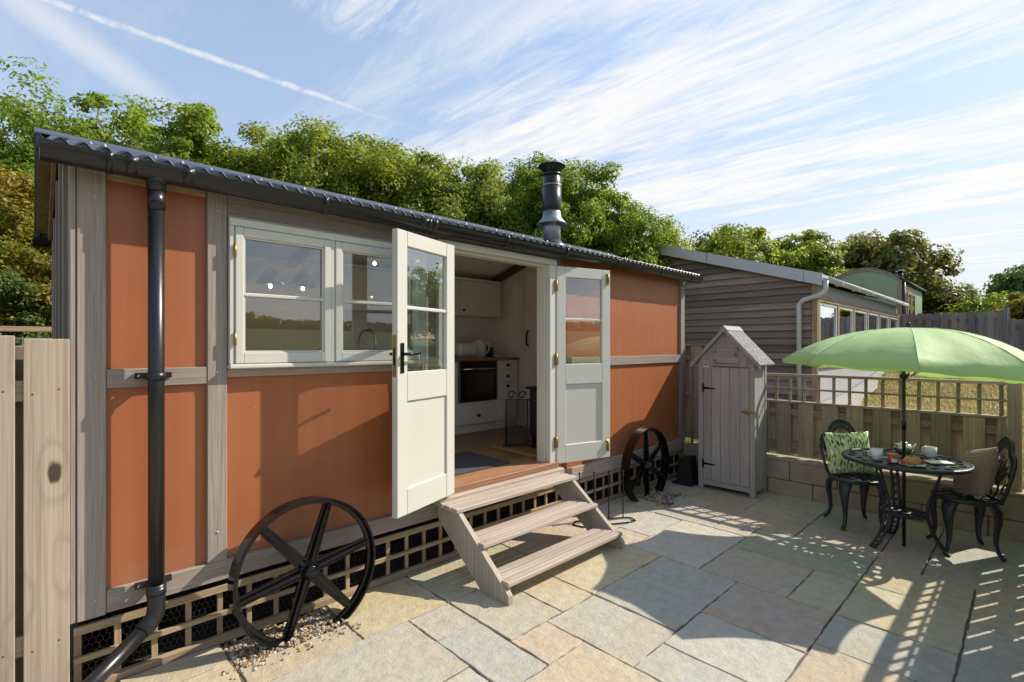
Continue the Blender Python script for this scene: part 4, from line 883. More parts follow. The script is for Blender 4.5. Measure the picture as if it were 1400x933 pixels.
# ------------------------------------------------------------------ steps
stp = thing('wooden_steps', 'three tread pale weathered timber steps up to the doorway', 'steps', (2.75, 2.6, 0))
pro = [(2.975, .445), (2.735, .445), (2.255, .075), (2.235, .055), (2.235, .002), (2.50, .002), (2.975, .36)]
for xa in (2.118, 3.347): MB().prism(pro, 'x', xa, xa + .036).build('stringer', 'step_z', stp)
for (ya, yb, z) in ((2.725, 2.980, .478), (2.478, 2.715, .300), (2.242, 2.470, .128)):
    n = 3; wd = (yb - ya) / n
    for k in range(n):
        ov_ = (2.098, 3.402) if z > .4 else ((2.155, 3.346) if k else (2.128, 3.374))
        bx('tread_board', 'step_x', stp, ov_[0], ov_[1], ya + k * wd + .006, ya + (k + 1) * wd - .006, z - .030, z, .005)
for (y0, z0) in ((2.9, .447), (2.62, .27), (2.40, .098)):
    for xa in (2.155, 3.325): bx('cleat', 'step_x', stp, xa, xa + .021, y0 - .12, y0 + .06, z0 - .045, z0 - .001 if z0 < .4 else .446, 0)

tsm = MB().lathe([(.006, 0), (.006, .001), (.0, .0012)], seg=8).mesh('screw', 'zinc')
for (ya, yb, z) in ((2.725, 2.980, .478), (2.478, 2.715, .300), (2.242, 2.470, .128)):
    for k in range(3):
        for xs_ in (2.175, 3.328): piece(tsm, 'screw', stp, (xs_, ya + (k + .5) * (yb - ya) / 3, z + .0005))
# ------------------------------------------------------------------ wheels
def wheel(cx, cy, cz, rad, label, rot, lean):
    t = thing('iron_wheel', label, 'wheel', (cx, cy, 0), group='cast iron hut wheels')
    T = Matrix.Translation((cx, cy, cz)) @ Matrix.Rotation(R(lean), 4, 'X') @ Matrix.Rotation(R(90), 4, 'X')   # wheel axis along -Y
    wd = .048
    prof = [(rad, -wd), (rad, wd), (rad - .012, wd), (rad - .018, .014), (rad - .034, .012), (rad - .038, .0), (rad - .034, -.012), (rad - .018, -.014), (rad - .012, -wd), (rad, -wd)]
    seg = 64; vs = []; fs = []
    for k in range(seg):
        a = 2 * math.pi * k / seg
        for (r_, z) in prof[:-1]: vs.append((r_ * math.cos(a), r_ * math.sin(a), z))
    n = len(prof) - 1
    for k in range(seg):
        for j in range(n): fs.append([k * n + j, ((k + 1) % seg) * n + j, ((k + 1) % seg) * n + (j + 1) % n, k * n + (j + 1) % n])
    mb = MB().add(vs, fs, False); mb.sm = [True] * len(mb.sm); o = mb.xf(T).build('rim', 'black_iron', t)
    o.modifiers.new('edges', 'EDGE_SPLIT').split_angle = R(40)
    MB().lathe([(.0, -.05), (.045, -.05), (.05, -.04), (.06, -.012), (.06, .012), (.052, .03), (.036, .045), (.034, .062), (.028, .068), (0, .07)], seg=24).xf(T).build('hub', 'black_iron', t)
    for k in range(6):
        a = R(rot + 60 * k); A = T @ Matrix.Rotation(a, 4, 'Z')
        s = MB()
        # cross shaped cast spoke: flat web with a raised rib
        s.add([(.045, -.030, .004), (rad - .028, -.020, .004), (rad - .028, .020, .004), (.045, .030, .004), (.045, -.030, -.006), (rad - .028, -.020, -.006), (rad - .028, .020, -.006), (.045, .030, -.006)], [[0, 1, 2, 3], [7, 6, 5, 4], [0, 4, 5, 1], [1, 5, 6, 2], [2, 6, 7, 3], [3, 7, 4, 0]])
        s.add([(.045, -.010, .030), (rad - .026, -.008, .020), (rad - .026, .008, .020), (.045, .010, .030), (.045, -.010, -.030), (rad - .026, -.008, -.020), (rad - .026, .008, -.020), (.045, .010, -.030)], [[0, 1, 2, 3], [7, 6, 5, 4], [0, 4, 5, 1], [1, 5, 6, 2], [2, 6, 7, 3], [3, 7, 4, 0]])
        s.add([(.045, -.034, .012), (rad - .028, -.024, .010), (rad - .028, -.016, .010), (.045, -.024, .012), (.045, -.034, -.012), (rad - .028, -.024, -.010), (rad - .028, -.016, -.010), (.045, -.024, -.012)], [[0, 1, 2, 3], [7, 6, 5, 4], [0, 4, 5, 1], [1, 5, 6, 2], [2, 6, 7, 3], [3, 7, 4, 0]])
        s.add([(.045, .024, .012), (rad - .028, .016, .010), (rad - .028, .024, .010), (.045, .034, .012), (.045, .024, -.012), (rad - .028, .016, -.010), (rad - .028, .024, -.010), (.045, .034, -.012)], [[0, 1, 2, 3], [7, 6, 5, 4], [0, 4, 5, 1], [1, 5, 6, 2], [2, 6, 7, 3], [3, 7, 4, 0]])
        s.xf(A).build('spoke', 'black_iron', t)
    return t
wheel(1.135, 2.86, .330, .398, 'large glossy black six spoke iron wheel between the downpipe and the steps', 10, -4)
wheel(4.74, 2.86, .325, .405, 'glossy black six spoke iron wheel beside the shed', 92, 0)

# ------------------------------------------------------------------ left boundary boards
lf = thing('plank_fence', 'pale pine plank fence beside the corner post of the hut', 'fence', (-.6, 3.03, -.05))
bdm = None
for i, (xc, wd, zt) in enumerate(((.050, .150, 1.632), (-.125, .148, 1.645), (-.300, .150, 1.636), (-.475, .15, 1.64), (-.65, .15, 1.635), (-.825, .15, 1.64), (-1.0, .15, 1.637))):
    bx('board', 'pine_z', lf, xc - wd / 2, xc + wd / 2, 3.015, 3.037, -.15, zt, .003)
bx('rail', 'fence_x', lf, -1.1, .118, 3.0385, 3.085, 1.36, 1.45, .003); bx('rail', 'fence_x', lf, -1.1, .118, 3.0385, 3.085, .25, .34, .003)
for xc in (.142 - .18, -.213, -.388, -.563, -.738, -.913): bx('board', 'fence_z', lf, xc - .055, xc + .055, 3.0855, 3.105, -.15, 1.60, .003)
bx('board', 'fence_z', lf, .118, .124, 3.04, 3.10, -.15, 1.55, .001)
nm_ = MB().ball((0, 0, 0), .005, 8, 5, (1, .4, 1)).mesh('nail', 'rust')
for xc in (.050, -.125):
    for zz in (.28, 1.40):
        for dx in (-.045, .04): piece(nm_, 'nail', lf, (xc + dx, 3.0145, zz + dx * .2))
wf = thing('stock_fence', 'timber rail stock fence with wire mesh behind the hut', 'fence', (-.6, 6.6, 0))
bx('rail', 'lattice_x', wf, -2.2, .9, 6.58, 6.62, 1.735, 1.785, .003)
for xc in (-1.8, .6): bx('post', 'lattice_z', wf, xc - .04, xc + .04, 6.625, 6.70, -.2, 1.75, .003)
wv = MB()
for k in range(22): z = .1 + k * .075; wv.tube([(-2.2, 6.6, z), (.9, 6.6, z)], .0022, 4)
for k in range(28): x = -2.15 + k * .11; wv.tube([(x, 6.602, .05), (x, 6.602, 1.74)], .0022, 4)
wv.build('wire_mesh', 'zinc', wf, kind='stuff')

# ------------------------------------------------------------------ low wall and fences
wall = thing('retaining_wall', 'low tan concrete block retaining wall under the trellis fence', 'wall', (5.95, 1.3, -.05))
bx('core', 'mortar_bed', wall, 5.846, 6.02, -.62, 3.0, -.05, .355, 0)
rb = random.Random(5)
for c in range(2):
    y = -.62 - (.22 if c else 0)
    while y < 3.0:
        ye = min(y + .44, 3.0); ya = max(y, -.62)
        if ye - ya > .05: bx('block', 'block_stone', wall, 5.832 + rb.uniform(-.003, .003), 5.98, ya + .004, ye - .004, -.04 + c * .205, -.04 + c * .205 + .198, .006)
        y += .44
bx('coping', 'block_stone', wall, 5.825, 6.03, -.62, 3.0, .364, .392, .006)
def hit_miss(t, axis, pos, lo, hi, z0, ztop, trellis, seed, sides=(1, -1), mat='fence'):
    """boards on both faces of the rails; axis: direction the fence runs. pos: plane"""
    r_ = random.Random(seed)
    def B(nm, m, a, b, p0, p1, c, d, bev=.003):
        if axis == 'y': return bx(nm, mat + '_' + m, t, p0, p1, a, b, c, d, bev)
        return bx(nm, mat + '_' + ('x' if m == 'y' else m), t, a, b, p0, p1, c, d, bev)
    s = sides[0]
    for zz in ((z0 + .10, ztop - .10) if ztop - z0 < .9 else (z0 + .12, (z0 + ztop) / 2, ztop - .14)):
        B('rail', 'y', lo, hi, pos - .022, pos + .022, zz - .035, zz + .035)
    pitch, wd = .218, .145; y = hi; k = 0
    while y > lo + .04:
        a, b = max(y - wd, lo), y; dz = r_.uniform(-.008, .008)
        if b - a > .04: B('board', 'z', a, b, *sorted((pos - s * .0225, pos - s * .039)), z0 + dz, ztop - .002)
        a2, b2 = y - wd - .109 , y - wd + .036
        a2 = max(a2, lo)
        if b2 - a2 > .04: B('board', 'z', a2, b2, *sorted((pos + s * .0225, pos + s * .039)), z0 + r_.uniform(-.008, .008), ztop - .002)
        y -= pitch; k += 1
    B('capping', 'y', lo, hi, pos - .045, pos + .045, ztop, ztop + .022)
    if trellis:
        B('trellis_rail', 'y', lo, hi, pos - .030, pos + .030, trellis - .028, trellis)
        zm = (ztop + trellis) / 2 - .004; B('trellis_rail', 'y', lo, hi, pos - .017, pos - .001, zm - .010, zm + .010)
        y = hi - .07
        while y > lo + .03: B('trellis_slat', 'z', y - .014, y + .014, pos + .000, pos + .016, ztop + .0225, trellis - .0285); y -= .137
fe = thing('trellis_fence', 'brown board fence topped with open trellis behind the bistro table', 'fence', (5.95, 1.0, .39))
hit_miss(fe, 'y', 5.95, .152, 2.173, .425, .985, 1.30, 3)
for yy_ in (.105, 2.22): bx('post', 'fence_z', fe, 5.905, 5.995, yy_ - .045, yy_ + .045, .392, 1.345, .004)
fr2 = thing('trellis_fence', 'brown board fence with trellis at right angles to the low wall', 'fence', (4.3, -.18, 0))
hit_miss(fr2, 'x', -.178, 2.7, 5.80, .06, .985, 1.30, 9, sides=(-1, 1))
for xx_ in (2.65, 4.25): bx('post', 'fence_z', fr2, xx_ - .045, xx_ + .045, -.275, -.222, -.02, 1.345, .004)
ft = thing('board_fence', 'tall hit and miss board fence between the hut and the shed', 'fence', (6.02, 3.6, .39))
hit_miss(ft, 'y', 6.03, 2.36, 5.6, .425, 1.60, None, 4)
bx('post', 'fence_z', ft, 5.985, 6.075, 2.30, 2.355, .392, 1.62, .004)
gt = thing('gate_post', 'square timber post at the corner of the two trellis fences', 'post', (5.9, -.18, .392))
MB().box(5.86, 5.96, -.23, -.13, .392, 1.37, .005).build('shaft', 'fence_z', gt); MB().prism([(5.855, 1.371), (5.965, 1.371), (5.94, 1.40), (5.88, 1.40)], 'y', -.235, -.125).build('cap', 'fence_z', gt)
# slim pole and black object in the corner
MB().tube([(5.92, 2.93, .395), (5.90, 2.95, 1.42)], .014, 8).build('garden_pole', 'fence_z', label='slim wooden pole leaning in the corner between hut and shed', cat='pole')
bg_ = thing('black_tub', 'black tapered plastic tub tucked between the hut and the shed', 'tub', (5.45, 2.80, 0))
MB().prism([(2.70, .001), (2.90, .001), (2.87, .30), (2.74, .32)], 'x', 5.46, 5.62).build('body', 'black_rubber', bg_); bx('foot', 'black_rubber', bg_, 5.40, 5.64, 2.68, 2.93, .0012, .02, .004)

# ------------------------------------------------------------------ tool shed
sh = thing('tool_shed', 'narrow grey wooden tool shed with steep felt roof', 'shed', (5.65, 2.32, 0))
sx0, sx1, sy0, sy1 = 5.47, 5.815, 2.02, 2.635
def szr(y): return 1.79 - abs(y - 2.3275) * 1.06
bx('base', 'shed_y', sh, sx0 + .02, sx1, sy0 + .02, sy1 - .02, .07, .10, .002)
for (a, b) in ((sx0, sy0), (sx0, sy1 - .055), (sx1 - .045, sy0 + .001), (sx1 - .045, sy1 - .056)):
    bx('post', 'shed_z', sh, a, a + .045, b, b + .055, .002, szr(b + (0 if b < 2.3 else .055)) - .045, .003)
bx('rail', 'shed_y', sh, sx0 + .006, sx0 + .03, sy0 + .056, sy1 - .056, .045, .095, .002)
dr = None
yb = [2.078, 2.175, 2.285, 2.385, 2.485, 2.577]
dr = bx('door', 'shed_z', sh, sx0 + .016, sx0 + .026, 2.08, 2.575, .10, 1.365, .002, label='shed door with black strap hinges')
for a, b in zip(yb[:-1], yb[1:]): bx('plank', 'shed_z', dr, sx0 + .002, sx0 + .0155, a + .0015, b - .0015, .10, 1.365, .002)
for z in (.28, 1.13):
    MB().prism([(2.57, z + .012), (2.44, z + .005), (2.44, z - .005), (2.57, z - .012)], 'x', sx0 - .003, sx0 + .0015).box(sx0 - .005, sx0 + .0015, 2.57, 2.588, z - .05, z + .05).build('strap_hinge', 'black_iron', dr)
lt = MB().box(sx0 - .006, sx0 + .0015, 2.055, 2.14, .885, .915, .002).box(sx0 - .006, sx0 - .001, 2.02, 2.05, .885, .915, .002).tube([(sx0 - .012, 2.03, .90), (sx0 - .012, 2.15, .90)], .006, 8).ball((sx0 - .02, 2.09, .885), .012, 8, 6).build('latch', 'brass', dr)
# gable boards above the door
gy = [2.03, 2.10, 2.17, 2.2, 2.32, 2.44, 2.47, 2.55, 2.625]
for a, b in zip(gy[:-1], gy[1:]):
    za, zb = szr(a) - .025, szr(b) - .025
    pts = [(a + .0015, 1.375), (b - .0015, 1.375), (b - .0015, max(zb, 1.376)), (a + .0015, max(za, 1.376))]
    if a < 2.3275 < b: pts = [(a + .0015, 1.375), (b - .0015, 1.375), (b - .0015, zb), (2.3275, szr(2.3275) - .025), (a + .0015, za)]
    MB().prism(pts, 'x', sx0 + .004, sx0 + .02).build('gable_board', 'shed_z', sh)
ht = bx('hatch', 'shed_y', sh, sx0 - .008, sx0 + .003, 2.19, 2.45, 1.415, 1.575, .003, label='small hatch board above the shed door')
bx('ledge', 'shed_y', ht, sx0 - .022, sx0 + .003, 2.19, 2.45, 1.385, 1.405, .002)
MB().box(sx0 - .014, sx0 - .0085, 2.20, 2.225, 1.49, 1.525, .002).build('catch', 'rust', ht)
for z in (1.44, 1.54): MB().box(sx0 - .012, sx0 - .0085, 2.425, 2.444, z - .015, z + .015).build('hinge', 'rust', ht)
for yy_, sd in ((sy0, 1), (sy1, -1)):
    x = sx0 + .046
    while x < sx1 - .05:
        xe = min(x + .062, sx1 - .046); bx('side_board', 'shed_z', sh, x + .001, xe - .001, *sorted((yy_ + sd * .006, yy_ + sd * .02)), .07, 1.41, .002); x = xe
bx('back_panel', 'shed_z', sh, sx1 - .02, sx1 - .004, sy0 + .057, sy1 - .057, .1, 1.45, 0)
bx('side_rail', 'shed_x', sh, sx0 + .046, sx1 - .046, sy0 + .001, sy0 + .0055, .055, .10, .001)
for sd in (-1, 1):
    e = 2.3275 + sd * .375; p = [(2.3275, szr(2.3275)), (e, szr(e)), (e, szr(e) + .016), (2.3275, szr(2.3275) + .016)]
    rp = MB().prism(p, 'x', sx0 - .05, sx1 + .03).build('roof_board', 'shed_y', sh)
    q = [(2.3275 + sd * .002, szr(2.3275 + sd * .002) + .0165), (e + sd * .006, szr(e + sd * .006) + .0165), (e + sd * .006, szr(e + sd * .006) + .021), (2.3275 + sd * .002, szr(2.3275 + sd * .002) + .021)]
    MB().prism(q, 'x', sx0 - .052, sx1 + .032).build('roof_felt', 'roof_felt', rp)
    bb = [(2.3275, szr(2.3275) - .03), (e, szr(e) - .03), (e, szr(e) - .001), (2.3275, szr(2.3275) - .001)]
    MB().prism(bb, 'x', sx0 - .05, sx0 - .034).build('bargeboard', 'shed_y', sh)
    rc = [(2.3275, szr(2.3275) + .0216), (2.3275 + sd * .045, szr(2.3275 + sd * .045) + .0216), (2.3275 + sd * .045, szr(2.3275 + sd * .045) + .034), (2.3275, szr(2.3275) + .034)]
    MB().prism(rc, 'x', sx0 - .056, sx1 + .034).build('ridge_board', 'shed_x', sh)

# ------------------------------------------------------------------ boot rack
br = thing('boot_rack', 'black wrought iron boot rack with four tall prongs beside the steps', 'rack', (3.72, 2.66, 0))
g0 = on_z(820, 704); g1 = on_z(795, 690)
pr = []
for k in range(4):
    p = Vector((3.60 + k * .12, 2.86 - k * .075, 0)); pr.append(p)
base = [pr[0] + Vector((-.05, .02, .008))] + [p + Vector((0, 0, .008)) for p in pr] + [pr[3] + Vector((.05, -.05, .008)), pr[3] + Vector((.02, -.12, .008)), pr[3] + Vector((-.08, -.10, .008)), pr[0] + Vector((-.10, -.12, .008)), pr[0] + Vector((-.12, -.03, .008)), pr[0] + Vector((-.05, .02, .008))]
MB().tube(base, .007, 8).build('base', 'black_iron', br)
for p in pr:
    q = MB().tube([p + Vector((0, 0, .01)), p + Vector((0, 0, .43))], .006, 8).build('prong', 'black_iron', br)
    MB().ball((p.x, p.y, .44), .011, 10, 7).build('knob', 'black_iron', q)

# ------------------------------------------------------------------ bistro set
TCX, TCY, TZ = 5.04, .715, .70
tb = thing('bistro_table', 'round black cast metal bistro table with pierced top', 'table', (TCX, TCY, 0))
def table_top():
    Rt = .405; vs = []; fs = []
    rad = [.035, .06, .085, .12, .15, .18, .215, .245, .275, .31, .335, .36, .378, Rt]; seg = 72
    for zt in (TZ, TZ - .012):
        for r_ in rad:
            for k in range(seg): a = 2 * math.pi * k / seg; vs.append((TCX + r_ * math.cos(a), TCY + r_ * math.sin(a), zt))
    nr = len(rad); B0 = nr * seg
    keep = {}
    for i in range(nr - 1):
        for k in range(seg):
            hole = (i == 1 and k % 12 in (2, 3, 4, 8, 9, 10)) or (i == 3 and k % 6 in (1, 2, 3)) or (i == 4 and k % 6 in (3, 4, 5)) or (i == 6 and k % 4 in (0, 1)) or (i == 7 and k % 4 in (2, 3)) or (i == 9 and k % 6 in (1, 2)) or (i == 10 and k % 6 in (1, 2, 4, 5)) or (i == 11 and k % 6 in (4, 5))
            keep[(i, k)] = not hole
    for (i, k), kp in keep.items():
        if not kp: continue
        k2 = (k + 1) % seg; a, b, c, d = i * seg + k, i * seg + k2, (i + 1) * seg + k2, (i + 1) * seg + k
        fs.append([a, d, c, b]); fs.append([B0 + a, B0 + b, B0 + c, B0 + d])
        if i == 0 or not keep[(i - 1, k)]: fs.append([a, b, B0 + b, B0 + a])
        if i == nr - 2 or not keep[(i + 1, k)]: fs.append([d, B0 + d, B0 + c, c])
        if not keep[(i, k2)]: fs.append([b, c, B0 + c, B0 + b])
        if not keep[(i, (k - 1) % seg)]: fs.append([a, B0 + a, B0 + d, d])
    o = MB().add(vs, fs).build('tabletop', 'cast_metal', tb)
    ring = [(TCX + Rt * math.cos(2 * math.pi * k / 64), TCY + Rt * math.sin(2 * math.pi * k / 64), TZ - .012) for k in range(65)]
    MB().tube(ring, .016, 8, caps=False).build('edge', 'cast_metal', o)
table_top()
def scroll_leg(c, ang, prof, rs, name, mat, parent, width=.034):
    """two parallel bars joined by lozenge pieces"""
    d = Vector((math.cos(ang), math.sin(ang), 0)); n = Vector((-d.y, d.x, 0)); mb = MB()
    P = [Vector((c[0], c[1], 0)) + d * r_ + Vector((0, 0, z)) for r_, z in prof]
    # resample
    L = []
    for i in range(len(P) - 1):
        for s in range(4): L.append(P[i].lerp(P[i + 1], s / 4))
    L.append(P[-1])
    # smooth
    for _ in range(3): L = [L[0]] + [(L[i - 1] + L[i] * 2 + L[i + 1]) / 4 for i in range(1, len(L) - 1)] + [L[-1]]
    for s in (-1, 1): mb.tube([p + n * s * width * .5 for p in L], rs, 6)
    for i in range(0, len(L) - 2, 2):
        mb.tube([L[i] + n * width * .5, L[i + 2] - n * width * .5], .004, 5); mb.tube([L[i] - n * width * .5, L[i + 2] + n * width * .5], .004, 5)
    mb.tube([L[-1] - n * width * .62, L[-1] + n * width * .62], .010, 8)
    return mb.build(name, mat, parent)
for f in ((4.817, .881), (5.285, .835), (5.035, .455)):
    ang = math.atan2(f[1] - TCY, f[0] - TCX)
    scroll_leg((TCX, TCY), ang, [(.235, .685), (.225, .60), (.185, .48), (.150, .36), (.145, .26), (.175, .15), (.225, .06), (.275, .010)], .0095, 'leg', 'cast_metal', tb, .044)
lr = MB()
for r_ in (.15, .10): lr.tube([(TCX + r_ * math.cos(2 * math.pi * k / 40), TCY + r_ * math.sin(2 * math.pi * k / 40), .27) for k in range(41)], .009, 6, caps=False)
for k in range(10): a = 2 * math.pi * k / 10; lr.tube([(TCX + .04 * math.cos(a), TCY + .04 * math.sin(a), .27), (TCX + .15 * math.cos(a + .25), TCY + .15 * math.sin(a + .25), .27)], .007, 6)
lr.tube([(TCX + .04 * math.cos(2 * math.pi * k / 24), TCY + .04 * math.sin(2 * math.pi * k / 24), .27) for k in range(25)], .009, 6, caps=False)
lr.build('lower_ring', 'cast_metal', tb)
bx_ = MB().lathe([(.05, TZ - .03), (.05, TZ - .013), (.024, TZ - .013)], (TCX, TCY, 0), 20)
for r_ in (.24,): bx_.tube([(TCX + r_ * math.cos(2 * math.pi * k / 48), TCY + r_ * math.sin(2 * math.pi * k / 48), TZ - .022) for k in range(49)], .009, 6, caps=False)
bx_.build('under_ring', 'cast_metal', tb)

def make_chair(name, label, loc, rotz):
    """faces local +y"""
    t = thing(name, label, 'chair', loc, group='cast metal bistro chairs', local=True); t.rotation_euler = (0, 0, rotz)
    sz = .43
    # pierced oval seat
    vs = []; fs = []; seg = 48; rad = [.03, .055, .085, .115, .145, .168, .19]
    def pt(r_, a, z): return (r_ * 1.02 * math.cos(a), r_ * 1.0 * math.sin(a), z + .25 * max(0, r_ - .12) * 0)
    for zt in (sz, sz - .010):
        for r_ in rad:
            for k in range(seg): vs.append(pt(r_, 2 * math.pi * k / seg, zt))
    nr = len(rad); B0 = nr * seg; keep = {}
    for i in range(nr - 1):
        for k in range(seg):
            keep[(i, k)] = not ((i == 1 and k % 8 in (1, 2, 3)) or (i == 2 and k % 8 in (4, 5, 6)) or (i == 3 and k % 6 in (0, 1, 2)) or (i == 4 and k % 6 in (3, 4)))
    for (i, k), kp in keep.items():
        if not kp: continue
        k2 = (k + 1) % seg; a, b, c, d = i * seg + k, i * seg + k2, (i + 1) * seg + k2, (i + 1) * seg + k
        fs.append([a, d, c, b]); fs.append([B0 + a, B0 + b, B0 + c, B0 + d])
        if i == 0 or not keep[(i - 1, k)]: fs.append([a, b, B0 + b, B0 + a])
        if i == nr - 2 or not keep[(i + 1, k)]: fs.append([d, B0 + d, B0 + c, c])
        if not keep[(i, k2)]: fs.append([b, c, B0 + c, B0 + b])
        if not keep[(i, (k - 1) % seg)]: fs.append([a, B0 + a, B0 + d, d])
    s = MB().add(vs, fs).build('seat', 'cast_metal', t)
    MB().tube([pt(.19, 2 * math.pi * k / 48, sz - .010) for k in range(49)], .014, 8, caps=False, flat=1.3).build('seat_rim', 'cast_metal', s)
    # cabriole legs: broad fluted knee, slim ankle, scroll foot
    for (sx, sy) in ((1, 1), (-1, 1), (1, -1), (-1, -1)):
        d = Vector((sx, sy, 0)).normalized(); n = Vector((-d.y, d.x, 0))
        path = [(.150, .425, .052, .020), (.185, .395, .050, .021), (.210, .34, .042, .021), (.212, .27, .031, .019), (.200, .19, .022, .016), (.196, .12, .017, .014), (.208, .06, .015, .013), (.235, .022, .018, .013), (.252, .013, .015, .0125)]
        vs = []; fs = []; K = 10
        for i, (r_, z, wa, wb) in enumerate(path):
            p = d * r_ + Vector((0, 0, z))
            j0 = path[max(i - 1, 0)]; j1 = path[min(i + 1, len(path) - 1)]
            tg = (d * (j1[0] - j0[0]) + Vector((0, 0, j1[1] - j0[1]))).normalized(); o2 = tg.cross(n)
            for k in range(K):
                a = 2 * math.pi * k / K; fl = 1.0 + (.10 if k % 2 else -.06)
                vs.append(p + n * math.cos(a) * wa * fl + o2 * math.sin(a) * wb * fl)
        for i in range(len(path) - 1):
            for k in range(K): fs.append([i * K + k, i * K + (k + 1) % K, (i + 1) * K + (k + 1) % K, (i + 1) * K + k])
        fs += [list(range(K))[::-1], [(len(path) - 1) * K + k for k in range(K)]]
        MB().add(vs, fs, True).build('leg', 'cast_metal', t)
    # back: lobed arch frame leaning backwards
    lean = R(12); y0 = -.165
    def bp(x, h): return Vector((x, y0 - h * math.sin(lean), sz - .01 + h * math.cos(lean)))
    out = [(-.150, 0), (-.168, .08), (-.180, .16), (-.188, .24), (-.185, .30), (-.170, .345), (-.140, .372), (-.112, .385), (-.098, .425), (-.07, .462), (-.035, .485), (0, .492)]
    out = out + [(-x, h) for x, h in out[-2::-1]]
    MB().tube([bp(*p) for p in out], .0135, 8, flat=.8).build('back_frame', 'cast_metal', t)
    inn = [(-.150, .20), (-.152, .26), (-.140, .305), (-.115, .335), (-.085, .352), (-.065, .385), (-.035, .412), (0, .420)]
    inn = inn + [(-x, h) for x, h in inn[-2::-1]]
    la = MB().tube([bp(*p) for p in inn], .008, 6)
    # lattice between the two arches
    m = 26
    def samp(L_, q):
        f_ = q * (len(L_) - 1); i = min(int(f_), len(L_) - 2); u_ = f_ - i; return (L_[i][0] * (1 - u_) + L_[i + 1][0] * u_, L_[i][1] * (1 - u_) + L_[i + 1][1] * u_)
    o_ = out[3:-3]
    for k in range(m):
        la.tube([bp(*samp(o_, k / m)), bp(*samp(inn, (k + 1) / m))], .0055, 5); la.tube([bp(*samp(inn, k / m)), bp(*samp(o_, (k + 1) / m))], .0055, 5)
    la.build('back_lattice', 'cast_metal', t)
    fan = MB()
    fan.tube([bp(.07 * math.cos(R(a)), .20 + .115 * math.sin(R(a))) for a in range(0, 181, 12)], .008, 6)
    for a in (35, 62, 90, 118, 145): fan.tube([bp(0, .12), bp(.13 * math.cos(R(a)) , .20 + .15 * math.sin(R(a)))], .006, 5)
    for sd in (-1, 1):
        fan.tube([bp(sd * .02, .02), bp(sd * .05, .08), bp(sd * .035, .14), bp(sd * .07, .20), bp(sd * .12, .24), bp(sd * .15, .22)], .008, 6)
        fan.tube([bp(sd * .165, .08), bp(sd * .12, .07), bp(sd * .10, .11), bp(sd * .13, .15), bp(sd * .178, .16)], .007, 6)
    fan.tube([bp(-.15, .02), bp(.15, .02)], .009, 6)
    fan.build('back_splat', 'cast_metal', t)
    return t
ch1 = make_chair('bistro_chair', 'black cast metal chair holding the green sprigged cushion', (5.315, 1.105, 0), math.atan2(-.60, -.80) - R(90))
ch2 = make_chair('bistro_chair', 'black cast metal chair holding the brown corded cushion', (5.275, .373, 0), math.atan2(.92, -.40) - R(90))
def cushion(name, mat, label, chair, off, rot, size=.42, puff=.075):
    n = 18; vs = []; fs = []; uv = []
    for s in (1, -1):
        for j in range(n + 1):
            for i in range(n + 1):
                u, v = i / n * 2 - 1, j / n * 2 - 1
                edge = (1 - abs(u) ** 2.6) * (1 - abs(v) ** 2.6)
                pin = 1 - .07 * (1 - abs(u)) * (abs(v) ** 2) ; pin2 = 1 - .07 * (1 - abs(v)) * (abs(u) ** 2)
                wr = .006 * math.sin(5 * u + 3 * v) * edge
                vs.append((u * size / 2 * pin2, s * (puff * edge ** .55 + wr * .6), v * size / 2 * pin)); uv.append((i / n, j / n))
    m = (n + 1) ** 2
    for s in (0, 1):
        for j in range(n):
            for i in range(n):
                a = s * m + j * (n + 1) + i; q = [a, a + 1, a + n + 2, a + n + 1]; fs.append(q[::-1] if s == 0 else q)
    me = bpy.data.meshes.new(name); me.from_pydata(vs, [], fs); me.materials.append(M[mat])
    for p in me.polygons: p.use_smooth = True
    l = me.uv_layers.new(name='UVMap')
    for lp in me.loops: l.data[lp.index].uv = uv[lp.vertex_index]
    bm = bmesh.new(); bm.from_mesh(me); bmesh.ops.remove_doubles(bm, verts=bm.verts, dist=.0005); bm.to_mesh(me); bm.free()
    o = bpy.data.objects.new(name, me); C.objects.link(o)
    o.matrix_world = Matrix.Translation(chair.location) @ Matrix.Rotation(chair.rotation_euler.z, 4, 'Z') @ Matrix.Translation(off) @ Euler(rot).to_matrix().to_4x4()
    return tag(o, label, 'cushion')
cushion('cushion', 'sprig_fabric', 'green leaf sprig patterned cushion leaning on the chair next to the shed', ch1, (0, -.105, .622), (R(13), R(3), 0), .385, .06)
cushion('cushion', 'cord_fabric', 'brown corduroy cushion tipped on the chair at the corner of the fences', ch2, (.02, -.075, .615), (R(20), R(14), R(6)), .40, .085)

